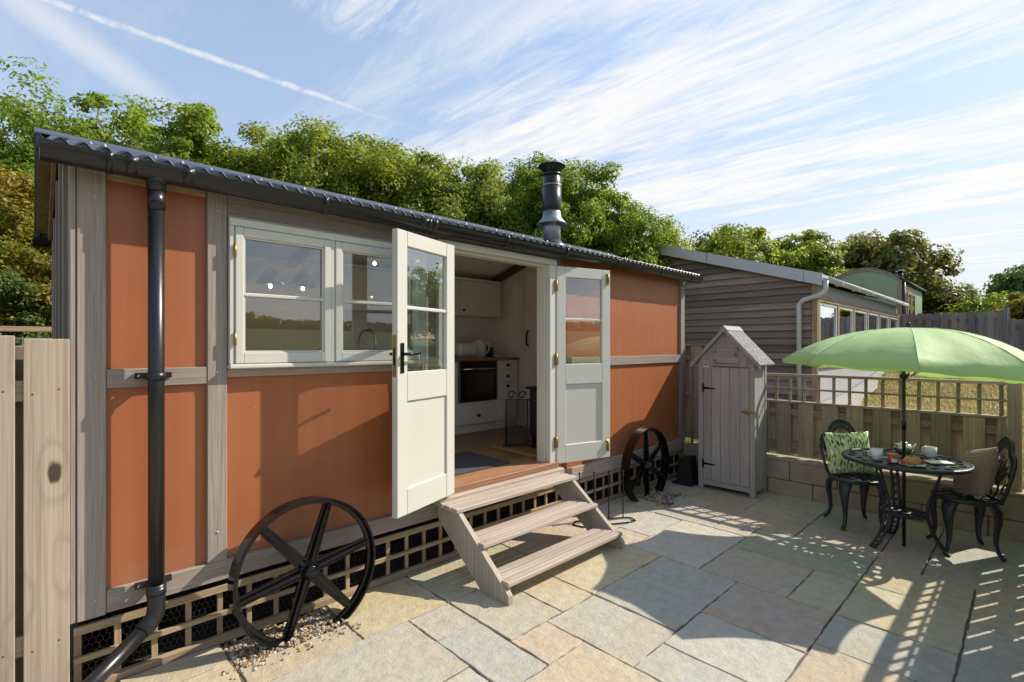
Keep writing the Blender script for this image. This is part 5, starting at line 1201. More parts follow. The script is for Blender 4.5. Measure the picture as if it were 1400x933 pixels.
# parasol
um = thing('parasol', 'lime green parasol standing through the bistro table', 'parasol', (TCX, TCY, 0))
MB().tube([(TCX, TCY, .002), (TCX, TCY, 1.745)], .0125, 12).build('pole', 'black_plastic', um)
MB().lathe([(.0165, .93), (.0165, 1.0), (.0135, 1.01)], (TCX, TCY, 0), 12).build('joint', 'black_plastic', um)
def canopy():
    ctr = Vector((TCX + .035, TCY - .025, 0)); top = Vector((ctr.x, ctr.y, 1.745))
    left = -RT; near = -FW
    def rimz(p): lat = (p - ctr).dot(RT); return 1.415 - .085 * lat
    nr = 10; ns = 10; tips = []
    for k in range(8):
        a = R(10 + 45 * k); d = left * math.cos(a) + near * math.sin(a); p = ctr + d * .90; tips.append((d, p))
    canopy_root = None
    def rib(k, q):
        d, p = tips[k % 8]; z = rimz(p)
        return Vector((ctr.x + d.x * .90 * q, ctr.y + d.y * .90 * q, top.z + (z - top.z) * q ** 2.4))
    for k in range(8):
        vs = []; fs = []
        for i in range(nr + 1):
            q = i / nr; A = rib(k, q); Bp = rib(k + 1, q)
            for j in range(ns + 1):
                u = j / ns; c = A.lerp(Bp, u); sag = 4 * u * (1 - u)
                # cloth pulled straight between ribs, rim curved inwards
                inn = Vector((ctr.x - c.x, ctr.y - c.y, 0)) * (.085 * sag * q ** 3)
                c = c + inn + Vector((0, 0, -.004 * sag * q ** 2)) + Vector((0, 0, .006 * math.sin(11 * u + k) * sag * q + .004 * math.sin(17 * q + 2 * k) * sag)); vs.append(c)
        for i in range(nr):
            for j in range(ns):
                a = i * (ns + 1) + j; fs.append([a, a + ns + 1, a + ns + 2, a + 1])
        # hem hanging from the rim
        base = nr * (ns + 1); hem = len(vs)
        for j in range(ns + 1): c = vs[base + j]; inn = Vector((ctr.x - c.x, ctr.y - c.y, 0)).normalized(); vs.append(c + inn * .012 + Vector((0, 0, -.030)))
        for j in range(ns): fs.append([base + j, hem + j, hem + j + 1, base + j + 1])
        MB().add(vs, fs, True).build('canopy_panel', 'green_canopy', um)
        MB().tube([rib(k, q) + Vector((0, 0, .001)) for q in (.03, .15, .3, .45, .6, .75, .88, 1.0)], .0028, 5).build('seam', 'seam_green', um)
        pts = [rib(k, q) + Vector((0, 0, -.008)) for q in (.03, .2, .4, .6, .8, 1.0)]
        MB().tube(pts, .003, 6).build('rib', 'zinc', um)
        m = rib(k, .5); MB().tube([Vector((ctr.x, ctr.y, 1.36)) + tips[k][0] * .02, m + Vector((0, 0, -.012))], .003, 6).build('strut', 'zinc', um)
    MB().lathe([(.02, 1.34), (.028, 1.345), (.028, 1.375), (.02, 1.38)], (TCX, TCY, 0), 14).build('runner', 'black_plastic', um)
    MB().lathe([(.022, 1.742), (.026, 1.752), (.012, 1.764), (.016, 1.774), (.010, 1.79), (0, 1.794)], (ctr.x, ctr.y, 0), 14).build('finial', 'black_plastic', um)
canopy()

# breakfast things; every one stands on the table top
TT = TZ + .001
def on_table(u, v): p = on_z(u, v, TT); return p.x, p.y
def mug(u, v, label, ang, mat='ceramic', r_=.043, h=.082):
    x, y = on_table(u, v); t = thing('mug', label, 'mug', (x, y, TT), group='white mugs on the bistro table')
    MB().lathe([(r_ * .70, 0), (r_ * .76, .004), (r_ * .92, h * .45), (r_, h), (r_ - .004, h), (r_ * .85, h * .4), (r_ * .62, .01), (0, .008)], (x, y, TT), 24).build('cup', mat, t)
    d = Vector((math.cos(ang), math.sin(ang), 0)); c = Vector((x, y, TT))
    MB().tube([c + d * r_ * .9 + Vector((0, 0, h * .85)), c + d * (r_ + .022) + Vector((0, 0, h * .8)), c + d * (r_ + .027) + Vector((0, 0, h * .5)), c + d * (r_ * .85) + Vector((0, 0, h * .25))], .005, 8).build('handle', mat, t)
mug(1198, 628, 'white mug beside the jam jar', 2.5)
mug(1272, 625, 'white mug beside the folded napkin', 1.0)
def jam():
    x, y = on_table(1221, 633); t = thing('jam_jar', 'squat jar of orange red jam with a pale label and checked lid', 'jar', (x, y, TT))
    MB().lathe([(.031, 0), (.035, .004), (.035, .052), (.030, .058), (0, .058)], (x, y, TT), 20).build('jar', 'jam', t)
    MB().lathe([(.033, .0585), (.033, .070), (.030, .073), (0, .074)], (x, y, TT), 20).build('lid', 'jar_lid', t)
    vs = []; fs = []
    a0 = math.atan2(-y, -x) + .25
    for k in range(9):
        a = a0 - .55 + 1.1 * k / 8
        for z in (.010, .036): vs.append((x + .0357 * math.cos(a), y + .0357 * math.sin(a), TT + z))
    for k in range(8): fs.append([2 * k, 2 * k + 2, 2 * k + 3, 2 * k + 1])
    MB().add(vs, fs).build('label', 'paper', t)
jam()
def teapot():
    x, y = on_table(1238, 621); y += .02; x += .05
    t = thing('teapot', 'small silver teapot behind the parasol pole', 'teapot', (x, y, TT))
    MB().lathe([(.040, 0), (.055, .01), (.068, .035), (.064, .062), (.046, .078), (.03, .082)], (x, y, TT), 24).build('body', 'silver_pot', t)
    MB().lathe([(.036, .080), (.030, .090), (.012, .096), (.008, .102), (.011, .110), (0, .114)], (x, y, TT), 18).build('lid', 'silver_pot', t)
    c = Vector((x, y, TT)); d = Vector((RT.x, RT.y, 0))
    MB().tube([c + d * .05 + Vector((0, 0, .03)), c + d * .085 + Vector((0, 0, .045)), c + d * .105 + Vector((0, 0, .078))], [.016, .011, .008], 10).build('spout', 'silver_pot', t)
    MB().tube([c - d * .055 + Vector((0, 0, .07)), c - d * .10 + Vector((0, 0, .075)), c - d * .105 + Vector((0, 0, .04)), c - d * .06 + Vector((0, 0, .022))], .005, 8).build('handle', 'stove_black', t)
teapot()
px_, py_ = on_table(1247, 637)
MB().lathe([(.045, 0), (.05, .004), (.083, .013), (.085, .016), (.05, .008), (0, .007)], (px_, py_, TT), 28).build('plate', 'ceramic', label='white plate of pastries and berries on the bistro table', cat='plate')
def pastry(cx, cy, ang, s, label):
    pts = []; rs = []
    for i in range(9):
        q = i / 8 * 2 - 1; pts.append(Vector((q * .050 * s, .018 * s * q * q, .026 + .010 * (1 - q * q)))); rs.append((.009 + .021 * (1 - abs(q) ** 1.7)) * s)
    mb = MB().tube(pts, [r_ * (1 + .10 * (-1) ** i) for i, r_ in enumerate(rs)], 10)
    mb.xf(Matrix.Translation((cx, cy, TT + .003)) @ Matrix.Rotation(ang, 4, 'Z')).build('croissant', 'pastry', label=label, cat='croissant', group='pastries on the plate')
pastry(px_ + .0, py_ - .012, -.75, 1.05, 'larger golden croissant on the white plate'); pastry(px_ + .028, py_ + .026, -.35, .85, 'smaller golden croissant on the white plate')
rb = random.Random(4)
for (dx, dy) in ((-.052, .040), (-.062, .015), (-.040, .055), (.052, -.055), (.066, -.035)):
    s = rb.uniform(.010, .013); MB().ball((px_ + dx, py_ + dy, TT + .021), s, 10, 7, (1, 1, 1.1)).build('strawberry', 'berry', label='red strawberry on the white plate', cat='strawberry', group='strawberries on the plate')
nx_, ny_ = on_table(1284, 634)
nk = thing('napkin', 'folded white and grey napkin with a dark edge on the table', 'napkin', (nx_, ny_, TT))
T_ = Matrix.Translation((nx_, ny_, TT)) @ Matrix.Rotation(YAW - R(90) - .15, 4, 'Z')
MB().box(-.085, .085, -.05, .05, 0, .006, .002).xf(T_).build('lower_fold', 'dark_cloth', nk); MB().box(-.082, .080, -.048, .048, .0062, .013, .003).xf(T_).build('upper_fold', 'paper', nk)
cx_, cy_ = on_table(1209, 626); MB().box(-.035, .035, -.02, .02, 0, .004, .001).xf(Matrix.Translation((cx_, cy_, TT)) @ Matrix.Rotation(.4, 4, 'Z')).build('small_card', 'splash_tile', label='small pale blue card between the mug and the jam jar', cat='card')

# ------------------------------------------------------------------ timber clad building beyond the fence
bd = thing('clad_building', 'low timber building with dark weatherboarding and pale metal roof edge', 'building', (15.5, 6.8, .4))
BX, BY, BE, RY, RZ = 11.3, 2.98, 2.93, 6.86, 4.12
YN = 2 * RY - BY
def brz(y): return BE + (RZ - BE) * (1 - abs(y - RY) / (RY - BY))
MB().prism([(BY + .08, .2), (YN, .2), (YN, BE - .05), (RY, RZ - .05), (BY + .08, BE - .05)], 'x', BX + .06, 20.0).build('wall', 'cladding_y', bd)
z = .30; rc_ = random.Random(8)
while z < RZ - .12:
    zt = z + .160
    if z < BE - .15: a, b = BY + .10, YN
    else:
        k = (z + .02 - BE) / (RZ - BE); a = BY + max(0, k) * (RY - BY) + .05; b = 2 * RY - a
        a = max(a, BY + .10)
    w_ = rc_.uniform(-.006, .006)
    # feather edged board: thick at the foot
    if b - a > .2:
        ea = eb = 0
        top_a = min((zt - BE) / (RZ - BE) * (RY - BY) + BY + .05, RY) if zt > BE - .12 else a
        top_a = max(top_a, a); top_b = 2 * RY - top_a if zt > BE - .12 else b
        vs = [(BX - .018 + w_, a, z), (BX - .018 + w_, b, z + rc_.uniform(-.012, .012)), (BX + .032, top_b, zt + .012), (BX + .032, top_a, zt + .012), (BX + .058, a, z), (BX + .058, b, z), (BX + .058, top_b, zt + .012), (BX + .058, top_a, zt + .012)]
        MB().add(vs, [[3, 2, 1, 0], [4, 5, 6, 7], [0, 1, 5, 4], [2, 3, 7, 6], [0, 4, 7, 3], [1, 2, 6, 5]]).build('weatherboard', 'cladding_y', bd)
    z += .148
bx('corner_post', 'lattice_z', bd, BX - .012, BX + .05, BY - .01, BY + .095, .3, BE - .06)
for sd, nm in ((1, 'near'), (-1, 'far')):
    ya, yb_ = (BY - .12, RY) if sd == 1 else (YN + .12, RY)
    za, zb = brz(ya) , RZ + .035
    MB().prism([(ya, za - .10), (yb_, zb - .14), (yb_, zb + .10), (ya, za + .14)], 'x', BX - .12, BX - .09).build('roof_fascia', 'white_fascia', bd)
    MB().prism([(ya, za + .06), (yb_, zb + .03), (yb_, zb + .09), (ya, za + .12)], 'x', BX - .088, 20.15).build('roof', 'white_fascia', bd)
for k in range(3): MB().prism([(BY + .2 + k * 2.0, brz(BY + .2 + k * 2.0) - .105), (BY + .22 + k * 2.0, brz(BY + .22 + k * 2.0) - .105), (BY + .22 + k * 2.0, brz(BY + .22 + k * 2.0) + .15), (BY + .2 + k * 2.0, brz(BY + .2 + k * 2.0) + .15)], 'x', BX - .124, BX - .121).build('joint_cover', 'zinc', bd)
# long side with the row of windows
bx('long_wall', 'white_felt', bd, BX + .06, 20.0, BY + .03, BY + .075, 2.62, BE - .06, .002)
bx('head_rail', 'lattice_x', bd, BX + .05, 20.0, BY - .02, BY + .07, 2.50, 2.615, .004)
bx('base_wall', 'white_felt', bd, BX + .06, 20.0, BY + .02, BY + .07, .3, 1.15, .002)
bx('sill_rail', 'lattice_x', bd, BX + .05, 20.0, BY - .02, BY + .07, 1.152, 1.22, .004)
n = 6; wx = (20.0 - BX - .1) / n
for k in range(n + 1): bx('mullion', 'lattice_z', bd, BX + .055 + k * wx, BX + .16 + k * wx, BY - .015, BY + .06, 1.222, 2.498, .003)
for k in range(n):
    a = BX + .165 + k * wx; b = BX + .05 + (k + 1) * wx
    wn = MB().box(a, a + .07, BY, BY + .055, 1.225, 2.495, .003).box(b - .07, b, BY, BY + .055, 1.225, 2.495, .003).box(a + .07, b - .07, BY, BY + .055, 2.43, 2.495, .003).box(a + .07, b - .07, BY, BY + .055, 1.225, 1.29, .003).build('window', 'white_plastic', bd)
    bx('pane', 'window_glass', wn, a + .068, b - .068, BY + .025, BY + .031, 1.285, 2.435, 0)
vs = []; fs = []; K = 8
for xx in (BX - .14, 20.2):
    for k in range(K + 1): t_ = math.pi * k / K; vs.append((xx, BY - .17 - .07 * math.cos(t_), BE + .02 - .085 * math.sin(t_)))
for k in range(K): fs.append([k, k + 1, K + 2 + k, K + 1 + k])
gu = MB().add(vs, fs, True).build('gutter', 'white_plastic', bd); gu.modifiers.new('thick', 'SOLIDIFY').thickness = .006
for xx in (12.2, 13.6, 15.0, 16.4, 17.8, 19.2): MB().box(xx, xx + .05, BY - .25, BY - .09, BE - .075, BE + .03, .01).build('bracket', 'white_plastic', gu)
MB().tube([(BX - .08, BY - .17, BE - .05), (BX - .08, BY - .17, BE - .22), (BX - .09, BY - .10, BE - .31), (BX - .10, BY + .22, BE - .40), (BX - .10, BY + .30, BE - .48), (BX - .10, BY + .30, .45)], .048, 12).build('downpipe', 'white_plastic', bd, label='white plastic downpipe on the building corner')

# ------------------------------------------------------------------ second hut far behind
h2 = thing('green_hut', 'pale green shepherd hut with arched roof and slim flue beyond the fence', 'hut', (22.5, 3.2, 1.2))
gx0 = 21.2
ec = at_depth(1233, 384, 18.8)         # eave corner nearest the patio
ex_, ey_, ez_ = ec.x, ec.y, ec.z
W2 = 2.5
arc = [(ey_ + W2 * k / 14, ez_ + .55 * math.sin(math.pi * k / 14) ** .8) for k in range(15)]
MB().prism([(ey_, ez_ - 2.6)] + arc + [(ey_ + W2, ez_ - 2.6)], 'x', ex_ + .02, ex_ + .05).build('gable_panel', 'green_hut_paint', h2)
MB().prism([(y, z + .02) for y, z in arc] + [(y, z - .07) for y, z in arc[::-1]], 'x', ex_ - .03, ex_ + .015).build('bargeboard', 'lattice_y', h2)
bx('corner_post', 'lattice_z', h2, ex_ - .02, ex_ + .12, ey_ - .01, ey_ + .12, ez_ - 2.6, ez_ - .08, .003)
for yy_ in (ey_ + 1.2, ey_ + W2 - .1): bx('post', 'oak_z', h2, ex_ - .015, ex_ + .019, yy_, yy_ + .1, ez_ - 2.6, ez_ - .02, .003)
vs = []; fs = []
for xx in (ex_ - .05, ex_ + 5.2):
    for (y, z) in arc: vs.append((xx, y * 1.0 + (-.08 if y == arc[0][0] else (.08 if y == arc[-1][0] else 0)), z + .025))
for k in range(14): fs.append([k, k + 1, 15 + k + 1, 15 + k])
MB().add(vs, fs, True).build('roof', 'zinc', h2).modifiers.new('thick', 'SOLIDIFY').thickness = .03
bx('long_wall', 'green_hut_paint', h2, ex_ + .1, ex_ + 5.1, ey_ + .02, ey_ + .06, ez_ - 2.6, ez_ - .05, .002)
for k, (a, b) in enumerate(((.35, .9), (1.2, 1.95), (2.1, 2.9))):
    wn = MB().box(ex_ + a, ex_ + a + .09, ey_ - .03, ey_ + .018, ez_ - 2.3, ez_ - .3, .003).box(ex_ + b - .09, ex_ + b, ey_ - .03, ey_ + .018, ez_ - 2.3, ez_ - .3, .003).box(ex_ + a + .09, ex_ + b - .09, ey_ - .03, ey_ + .018, ez_ - .42, ez_ - .3, .003).build('window', 'lattice_z', h2)
    bx('pane', 'window_glass', wn, ex_ + a + .088, ex_ + b - .088, ey_ - .01, ey_ - .004, ez_ - 2.3, ez_ - .41, 0)
MB().tube([(ex_ + .02, ey_ - .06, ez_ - .05), (ex_ + .02, ey_ - .06, ez_ - 2.6)], .05, 10).build('downpipe', 'black_plastic', h2)
MB().tube([(ex_ - .05, ey_ - .07, ez_ - .01), (ex_ + 5.2, ey_ - .07, ez_ - .01)], .055, 10).build('gutter', 'black_plastic', h2)
f2 = at_depth(1246, 385, 19.6)
fl2 = MB().tube([(f2.x, f2.y + .35, f2.z - .2), (f2.x, f2.y + .35, f2.z + .42)], .10, 14).build('flue', 'black_plastic', h2)
MB().lathe([(.16, 0), (.17, .03), (0, .07)], (f2.x, f2.y + .35, f2.z + .43), 14).build('cowl', 'zinc', fl2)

# ------------------------------------------------------------------ grey fence behind the dry grass
gf = thing('grey_fence', 'weathered grey hit and miss fence beyond the dry grass', 'fence', (17.5, 1.6, 1.0))
A = at_depth(1224, 500, 16.6); Bq = at_depth(1371, 500, 14.2)
dv = Vector((Bq.x - A.x, Bq.y - A.y, 0)); ln = dv.length; dv.normalize(); nv = Vector((-dv.y, dv.x, 0))
def fence_run(root, A, ln, dv, z0, z1, z1b, seed):
    r_ = random.Random(seed); ang = math.atan2(dv.y, dv.x); k = 0; s = 0
    me_f = MB().box(0, .135, -.012, .006, 0, 1, 0).mesh('board', 'grey_fence_z')
    s = 0
    while s < ln:
        for layer in (0, 1):
            q = s + (.105 if layer else 0)
            if q > ln: continue
            p = Vector((A.x, A.y, 0)) + dv * q + Vector((dv.y, -dv.x, 0)) * (.0 if layer == 0 else -.07)
            zt = z1 + (z1b - z1) * q / ln + r_.uniform(-.015, .015) - (.03 if layer else 0)
            o = piece(me_f, 'board', root, (p.x, p.y, z0), (0, 0, ang), (1, 1, zt - z0))
        s += .215
    for zz in (z0 + .3, z1 - .25):
        c = Vector((A.x, A.y, 0)) - Vector((dv.y, -dv.x, 0)) * .035
        T = Matrix.Translation((c.x, c.y, zz)) @ Matrix.Rotation(ang, 4, 'Z'); MB().box(0, ln, -.02, .02, 0, .08).xf(T).build('rail', 'grey_fence_x', root)
fence_run(gf, A, ln, dv, .75, 2.66, 2.60, 1)
T = Matrix.Translation((Bq.x, Bq.y, .7)) @ Matrix.Rotation(math.atan2(dv.y, dv.x), 4, 'Z'); MB().box(.02, .12, -.06, .06, 0, 1.98, .004).xf(T).build('post', 'grey_fence_z', gf)
gf2 = thing('grey_fence', 'lower run of grey board fence beyond the square end post', 'fence', (15.5, -.5, .8))
fence_run(gf2, Vector((Bq.x, Bq.y, 0)) + dv * .14, 3.4, dv, .7, 2.36, 2.40, 2)

# ------------------------------------------------------------------ trees
def crown_mesh(name, lobes, clumps, per, leaf, seed, mat, spread=.32, up=.35):
    rg = np.random.default_rng(seed)
    lob = np.array([[*c, *r_] for c, r_ in lobes], float)
    wgt = (lob[:, 3] * lob[:, 4] + lob[:, 3] * lob[:, 5]); wgt /= wgt.sum()
    idx = rg.choice(len(lob), clumps, p=wgt)
    d = rg.normal(size=(clumps, 3)); d[:, 2] = d[:, 2] * .9 + .2; d /= np.linalg.norm(d, axis=1)[:, None]
    rr = rg.uniform(.55, 1.06, (clumps, 1)) ** .7
    cc = lob[idx, :3] + d * rr * lob[idx, 3:6]
    crad = rg.uniform(.55, 1.3, clumps) * spread
    n = clumps * per
    ci = np.repeat(np.arange(clumps), per)
    o = rg.normal(size=(n, 3)); o /= np.linalg.norm(o, axis=1)[:, None]
    rad = rg.uniform(0, 1, (n, 1)) ** .45
    sc = np.array([1.0, 1.0, .7])
    pos = cc[ci] + o * rad * sc * crad[ci][:, None]
    nor = o * .8 + d[ci] * .6 + rg.normal(size=(n, 3)) * .55; nor[:, 2] += up
    nor /= np.linalg.norm(nor, axis=1)[:, None]
    t = np.cross(nor, rg.normal(size=(n, 3))); t /= np.linalg.norm(t, axis=1)[:, None] + 1e-9
    b = np.cross(nor, t); s = (leaf * rg.uniform(.6, 1.25, (n, 1)))
    v = np.empty((n, 4, 3)); v[:, 0] = pos - t * s * .55; v[:, 1] = pos + b * s * .30 + nor * s * .08; v[:, 2] = pos + t * s * .55 - nor * s * .06; v[:, 3] = pos - b * s * .30 + nor * s * .08
    me = bpy.data.meshes.new(name); me.vertices.add(n * 4); me.vertices.foreach_set('co', v.reshape(-1).astype(np.float32))
    me.loops.add(n * 4); me.loops.foreach_set('vertex_index', np.arange(n * 4, dtype=np.int32))
    me.polygons.add(n); me.polygons.foreach_set('loop_start', np.arange(0, n * 4, 4, dtype=np.int32)); me.polygons.foreach_set('loop_total', np.full(n, 4, dtype=np.int32))
    me.update(calc_edges=True); me.materials.append(M[mat])
    return me, cc
def make_tree(name, label, u, v_top, depth, half_px, mat, seed, leaf=.078, clumps=190, per=210, spread=.34, low=.35, group=None, cat='tree', n_lobes=9, squash=1.0):
    p = at_depth(u, 473.5, depth); zt = 1.6 + (473.5 - v_top) / 684 * depth; zb = ground_z(p.x, p.y); H = zt - zb
    Rw = half_px / 684 * depth
    rg = random.Random(seed); lobes = []
    cz = zb + H * (low + 1) / 2
    for k in range(n_lobes):
        a = rg.uniform(0, 6.283); q = rg.uniform(.15, .62); zz = rg.uniform(-.62, .55)
        lr = rg.uniform(.38, .58)
        lobes.append(((math.cos(a) * q * Rw, math.sin(a) * q * Rw, cz - zb + zz * H * (1 - low) * .5), (Rw * lr, Rw * lr, H * (1 - low) * .5 * rg.uniform(.38, .55) * squash)))
    lobes.append(((rg.uniform(-.1, .1) * Rw, 0, H - H * (1 - low) * .27), (Rw * .62, Rw * .62, H * (1 - low) * .26)))
    for k in range(5):
        a = 6.283 * k / 5 + rg.uniform(-.4, .4); lobes.append(((math.cos(a) * .55 * Rw, math.sin(a) * .55 * Rw, H - H * (1 - low) * rg.uniform(.34, .5)), (Rw * .5, Rw * .5, H * (1 - low) * .24)))
    t = thing(name, label, cat, (p.x, p.y, zb), group=group, local=True)
    me, cc = crown_mesh('crown', lobes, clumps, per, leaf, seed, mat, spread)
    cr = bpy.data.objects.new('crown', me); C.objects.link(cr); cr.parent = t; OFF[cr.name] = Vector((0, 0, 0))
    tr_ = MB(); r0 = .035 * H ** .9
    tr_.tube([(0, 0, -.2), (.03 * H * .2, 0, H * .2), (-.02 * H * .3, .02, H * .45), (0, 0, H * .8)], [r0 * 1.3, r0, r0 * .7, r0 * .18], 9)
    for k in range(14):
        c = cc[rg.randrange(len(cc))]; z0 = H * rg.uniform(.25, .6)
        s = Vector((0, 0, z0)); e = Vector(c); m = s.lerp(e, .5) + Vector((0, 0, .12 * H * .3))
        tr_.tube([s, m, e], [r0 * .4, r0 * .22, r0 * .06], 6)
    tr_.build('trunk', 'bark', t)
    return t
GB = 'trees behind the hut'
make_tree('ash_tree', 'bright airy tall tree rising above the roof end with the downpipe', 90, 108, 9.0, 110, 'leaf_bright', 11, leaf=.082, clumps=210, per=190, spread=.36, low=.18, group=GB, n_lobes=12)
make_tree('ash_tree', 'bright rounded tree top standing between the airy tall tree and the oaks', 258, 118, 9.6, 62, 'leaf_bright', 12, leaf=.08, clumps=150, per=190, spread=.28, low=.25, group=GB)
make_tree('ash_tree', 'bright small tree leaning behind the airy tall tree', 175, 122, 10.6, 70, 'leaf_bright', 13, leaf=.08, clumps=130, per=180, spread=.30, low=.2, group=GB)
make_tree('ash_tree', 'sparse bright tree at the far left of the tree belt behind the plank fence', -25, 165, 9.6, 80, 'leaf_bright', 31, leaf=.082, clumps=150, per=180, spread=.34, low=.1, group=GB)
make_tree('oak_tree', 'dense oak crown above the casement window, beside the bright rounded tree', 350, 172, 10.2, 85, 'leaf_oak', 14, clumps=230, per=230, low=.2, group=GB)
make_tree('oak_tree', 'tallest oak crown above the casement window with twigs sticking up', 455, 160, 10.6, 100, 'leaf_oak', 15, clumps=280, per=230, low=.2, group=GB, n_lobes=11)
make_tree('oak_tree', 'oak crown with brown tinged leaves above the open left door leaf', 545, 190, 10.8, 95, 'leaf_oak', 16, clumps=250, per=230, low=.2, group=GB, n_lobes=10)
make_tree('oak_tree', 'lower oak crown filling the dip beside the flue', 630, 222, 11.2, 80, 'leaf_oak', 17, clumps=220, per=230, low=.2, group=GB)
make_tree('oak_tree', 'broad oak crown standing right behind the flue', 760, 200, 12.0, 100, 'leaf_bright', 18, clumps=300, per=230, low=.2, group=GB, n_lobes=12)
make_tree('oak_tree', 'oak crown sloping down beyond the flue', 840, 250, 12.6, 70, 'leaf_bright', 19, clumps=210, per=220, low=.15, group=GB)
make_tree('oak_tree', 'low end of the oak belt next to the clad building roof', 900, 296, 13.0, 42, 'leaf_oak', 20, clumps=120, per=200, low=.1, group=GB)
make_tree('shrub', 'yellowing hedge shrub above the plank fence', 20, 232, 7.2, 95, 'leaf_yellow', 21, leaf=.058, clumps=230, per=230, spread=.26, low=.0, group='shrubs behind the plank fence', cat='shrub', n_lobes=12)
make_tree('shrub', 'yellowing hedge shrub beside the hut gable behind the plank fence', 105, 260, 7.6, 60, 'leaf_yellow', 22, leaf=.058, clumps=120, per=200, spread=.24, low=.0, group='shrubs behind the plank fence', cat='shrub')
make_tree('shrub', 'dark green shrub low at the foot of the yellowing hedge', -10, 330, 6.6, 75, 'leaf_dark', 23, leaf=.055, clumps=110, per=200, spread=.22, low=.0, group='shrubs behind the plank fence', cat='shrub')
for (u_, v_, d_, h_, lab_) in ((400, 184, 12.6, 75, 'oak crown glimpsed between the two crowns above the casement window'), (505, 180, 12.8, 75, 'oak crown glimpsed behind the brown tinged oak'), (592, 206, 13.2, 75, 'oak crown in the second row above the doorway'), (690, 230, 13.6, 75, 'oak crown in the second row just before the flue'), (212, 165, 12.5, 70, 'dark oak crown low between the bright trees')):
    make_tree('oak_tree', lab_, u_, v_, d_, h_, 'leaf_oak', int(u_), leaf=.09, clumps=190, per=150, low=.2, group=GB)
make_tree('oak_tree', 'oak crown filling the gap next to the bright rounded tree', 305, 180, 10.9, 60, 'leaf_oak', 41, clumps=170, per=220, low=.2, group=GB)
GR = 'trees behind the clad building'
make_tree('oak_tree', 'bright oak rising over the clad building roof ridge side', 1010, 306, 21.5, 72, 'leaf_oak', 24, leaf=.20, clumps=200, per=110, spread=.55, low=.1, group=GR)
make_tree('oak_tree', 'bright oak rising over the clad building roof gutter side', 1095, 318, 22.5, 62, 'leaf_oak', 25, leaf=.20, clumps=180, per=110, spread=.55, low=.1, group=GR)
make_tree('oak_tree', 'sparse dull tree between the oak belt and the clad building ridge', 955, 325, 24.0, 30, 'leaf_dark', 26, leaf=.20, clumps=60, per=80, spread=.5, low=.1, group=GR)
make_tree('olive_tree', 'large olive brown tree crown behind the pale green hut', 1192, 318, 28.0, 78, 'leaf_olive', 27, leaf=.24, clumps=300, per=110, spread=.65, low=.1, group=GR, n_lobes=12)
make_tree('olive_tree', 'olive brown tree sloping down from the large one towards the hedge', 1252, 366, 29.0, 32, 'leaf_olive', 28, leaf=.24, clumps=120, per=100, spread=.6, low=.1, group=GR)
make_tree('hedge_shrub', 'olive hedge shrub beyond the grey fence near the pale green hut', 1302, 392, 27.0, 42, 'leaf_olive', 29, leaf=.22, clumps=110, per=100, spread=.5, low=.0, group='hedge beyond the grey fence', cat='shrub')
make_tree('hedge_shrub', 'bright hedge shrub beyond the end post of the grey fence', 1352, 404, 24.0, 45, 'leaf_bright', 30, leaf=.20, clumps=120, per=100, spread=.5, low=.0, group='hedge beyond the grey fence', cat='shrub')
make_tree('hedge_shrub', 'sunny yellow green hedge shrub at the lower run of grey fence', 1400, 402, 20.0, 40, 'leaf_yellow', 32, leaf=.17, clumps=120, per=100, spread=.4, low=.0, group='hedge beyond the grey fence', cat='shrub')
make_tree('far_tree', 'distant dark tree above the lower run of grey fence', 1402, 360, 38.0, 38, 'leaf_dark', 33, leaf=.3, clumps=120, per=90, spread=.8, low=.1, group=GR)

for k_, (x_, y_, h_, lab_) in enumerate(((26, -4.5, 5.5, 'tall hedge tree standing past the lower run of grey fence'), (31, -9, 6.5, 'broad hedge tree farther along the field edge'), (22, -11, 4.5, 'low hedge tree by the field corner'))):
    t_ = Vector((x_, y_, 0)); dp_ = t_.dot(FW); u_ = 700 + 684 * t_.dot(RT) / dp_; v_ = 473.5 - 684 * (h_ - 1.0) / dp_
    make_tree('field_tree', lab_, u_, v_, dp_, 3.2 * 684 / dp_, 'leaf_bright', 51 + k_, leaf=.24, clumps=130, per=90, spread=.6, low=.02, group='trees along the field edge')
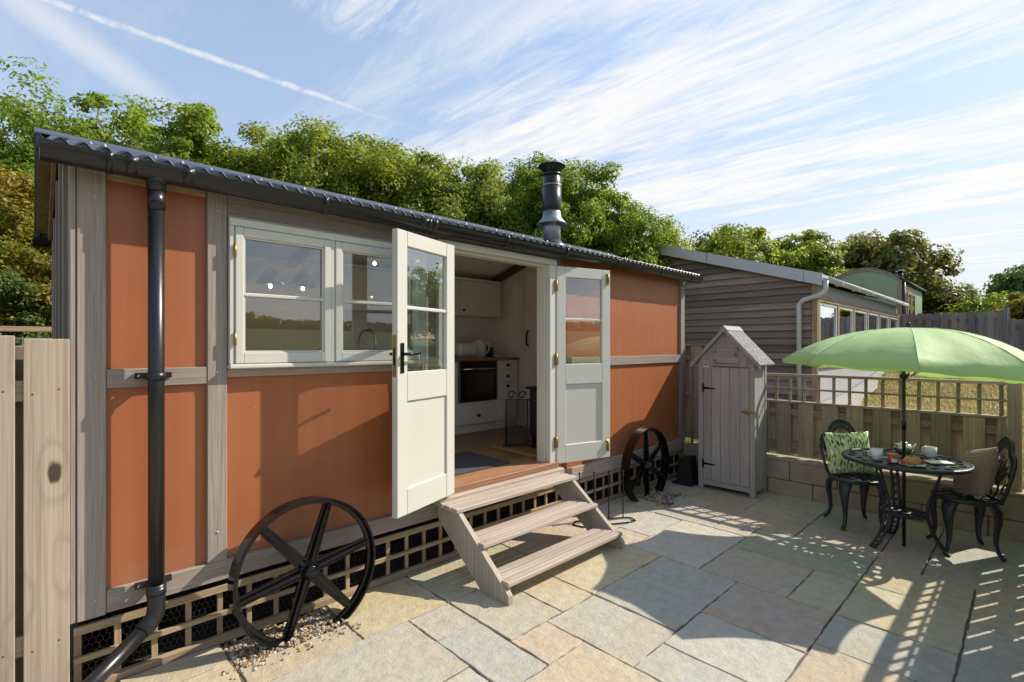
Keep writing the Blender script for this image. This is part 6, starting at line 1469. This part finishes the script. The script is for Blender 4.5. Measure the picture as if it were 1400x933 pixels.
# hedge line on the far side of the field behind the camera (mirrored in the panes)
def far_hedge():
    rg = np.random.default_rng(5); n = 9000; x = rg.uniform(-150, 190, n); y = -92 + 5 * np.sin(x * .02) + rg.uniform(-1.5, 1.5, n)
    hgt = 1.4 + 1.2 * np.clip(np.sin(x * .11) + np.sin(x * .047 + 1), 0, 2)
    pos = np.stack([x, y, np.array([ground_z(a, b) for a, b in zip(x, y)]) + rg.uniform(0, 1, n) * hgt], 1)
    nor = rg.normal(size=(n, 3)); nor /= np.linalg.norm(nor, axis=1)[:, None]; t = np.cross(nor, rg.normal(size=(n, 3))); t /= np.linalg.norm(t, axis=1)[:, None]; b = np.cross(nor, t)
    s = .9; v = np.stack([pos - t * s, pos + b * s * .7, pos + t * s, pos - b * s * .7], 1).reshape(-1, 3)
    mb = MB(); me = bpy.data.meshes.new('far_hedge'); me.from_pydata(v.tolist(), [], [[4 * i, 4 * i + 1, 4 * i + 2, 4 * i + 3] for i in range(n)]); me.materials.append(M['leaf_dark'])
    o = bpy.data.objects.new('far_hedge', me); C.objects.link(o); tag(o, 'distant dark hedge along the top of the field', 'hedge', kind='stuff')
far_hedge()
def dry_grass():
    rg = np.random.default_rng(9); n = 26000
    x = rg.uniform(6.3, 17, n); y = rg.uniform(-2.2, 3.0, n)
    edge = np.minimum(2.9, 2.08 + .085 * (x - 8.5) + .08 * np.sin(x * 2.1))
    k = (y < edge + rg.normal(0, .06, n)); x, y = x[k], y[k]; n = len(x)
    z = np.array([ground_z(a, b) for a, b in zip(x, y)]); h = rg.uniform(.03, .11, n); a = rg.uniform(0, 6.28, n); w = rg.uniform(.004, .010, n)
    le = rg.normal(0, .05, (n, 2)); p = np.stack([x, y, z], 1); s = np.stack([np.cos(a) * w, np.sin(a) * w, np.zeros(n)], 1)
    v = np.stack([p - s, p + s, p + np.stack([le[:, 0], le[:, 1], h], 1)], 1).reshape(-1, 3)
    me = bpy.data.meshes.new('dry_grass'); me.from_pydata(v.tolist(), [], [[3 * i, 3 * i + 1, 3 * i + 2] for i in range(n)]); me.materials.append(M['straw'])
    o = bpy.data.objects.new('dry_grass', me); C.objects.link(o); tag(o, 'dry straw coloured grass beyond the trellis fence', 'grass', kind='stuff')
dry_grass()
# deselect nothing hidden: every object stays renderable
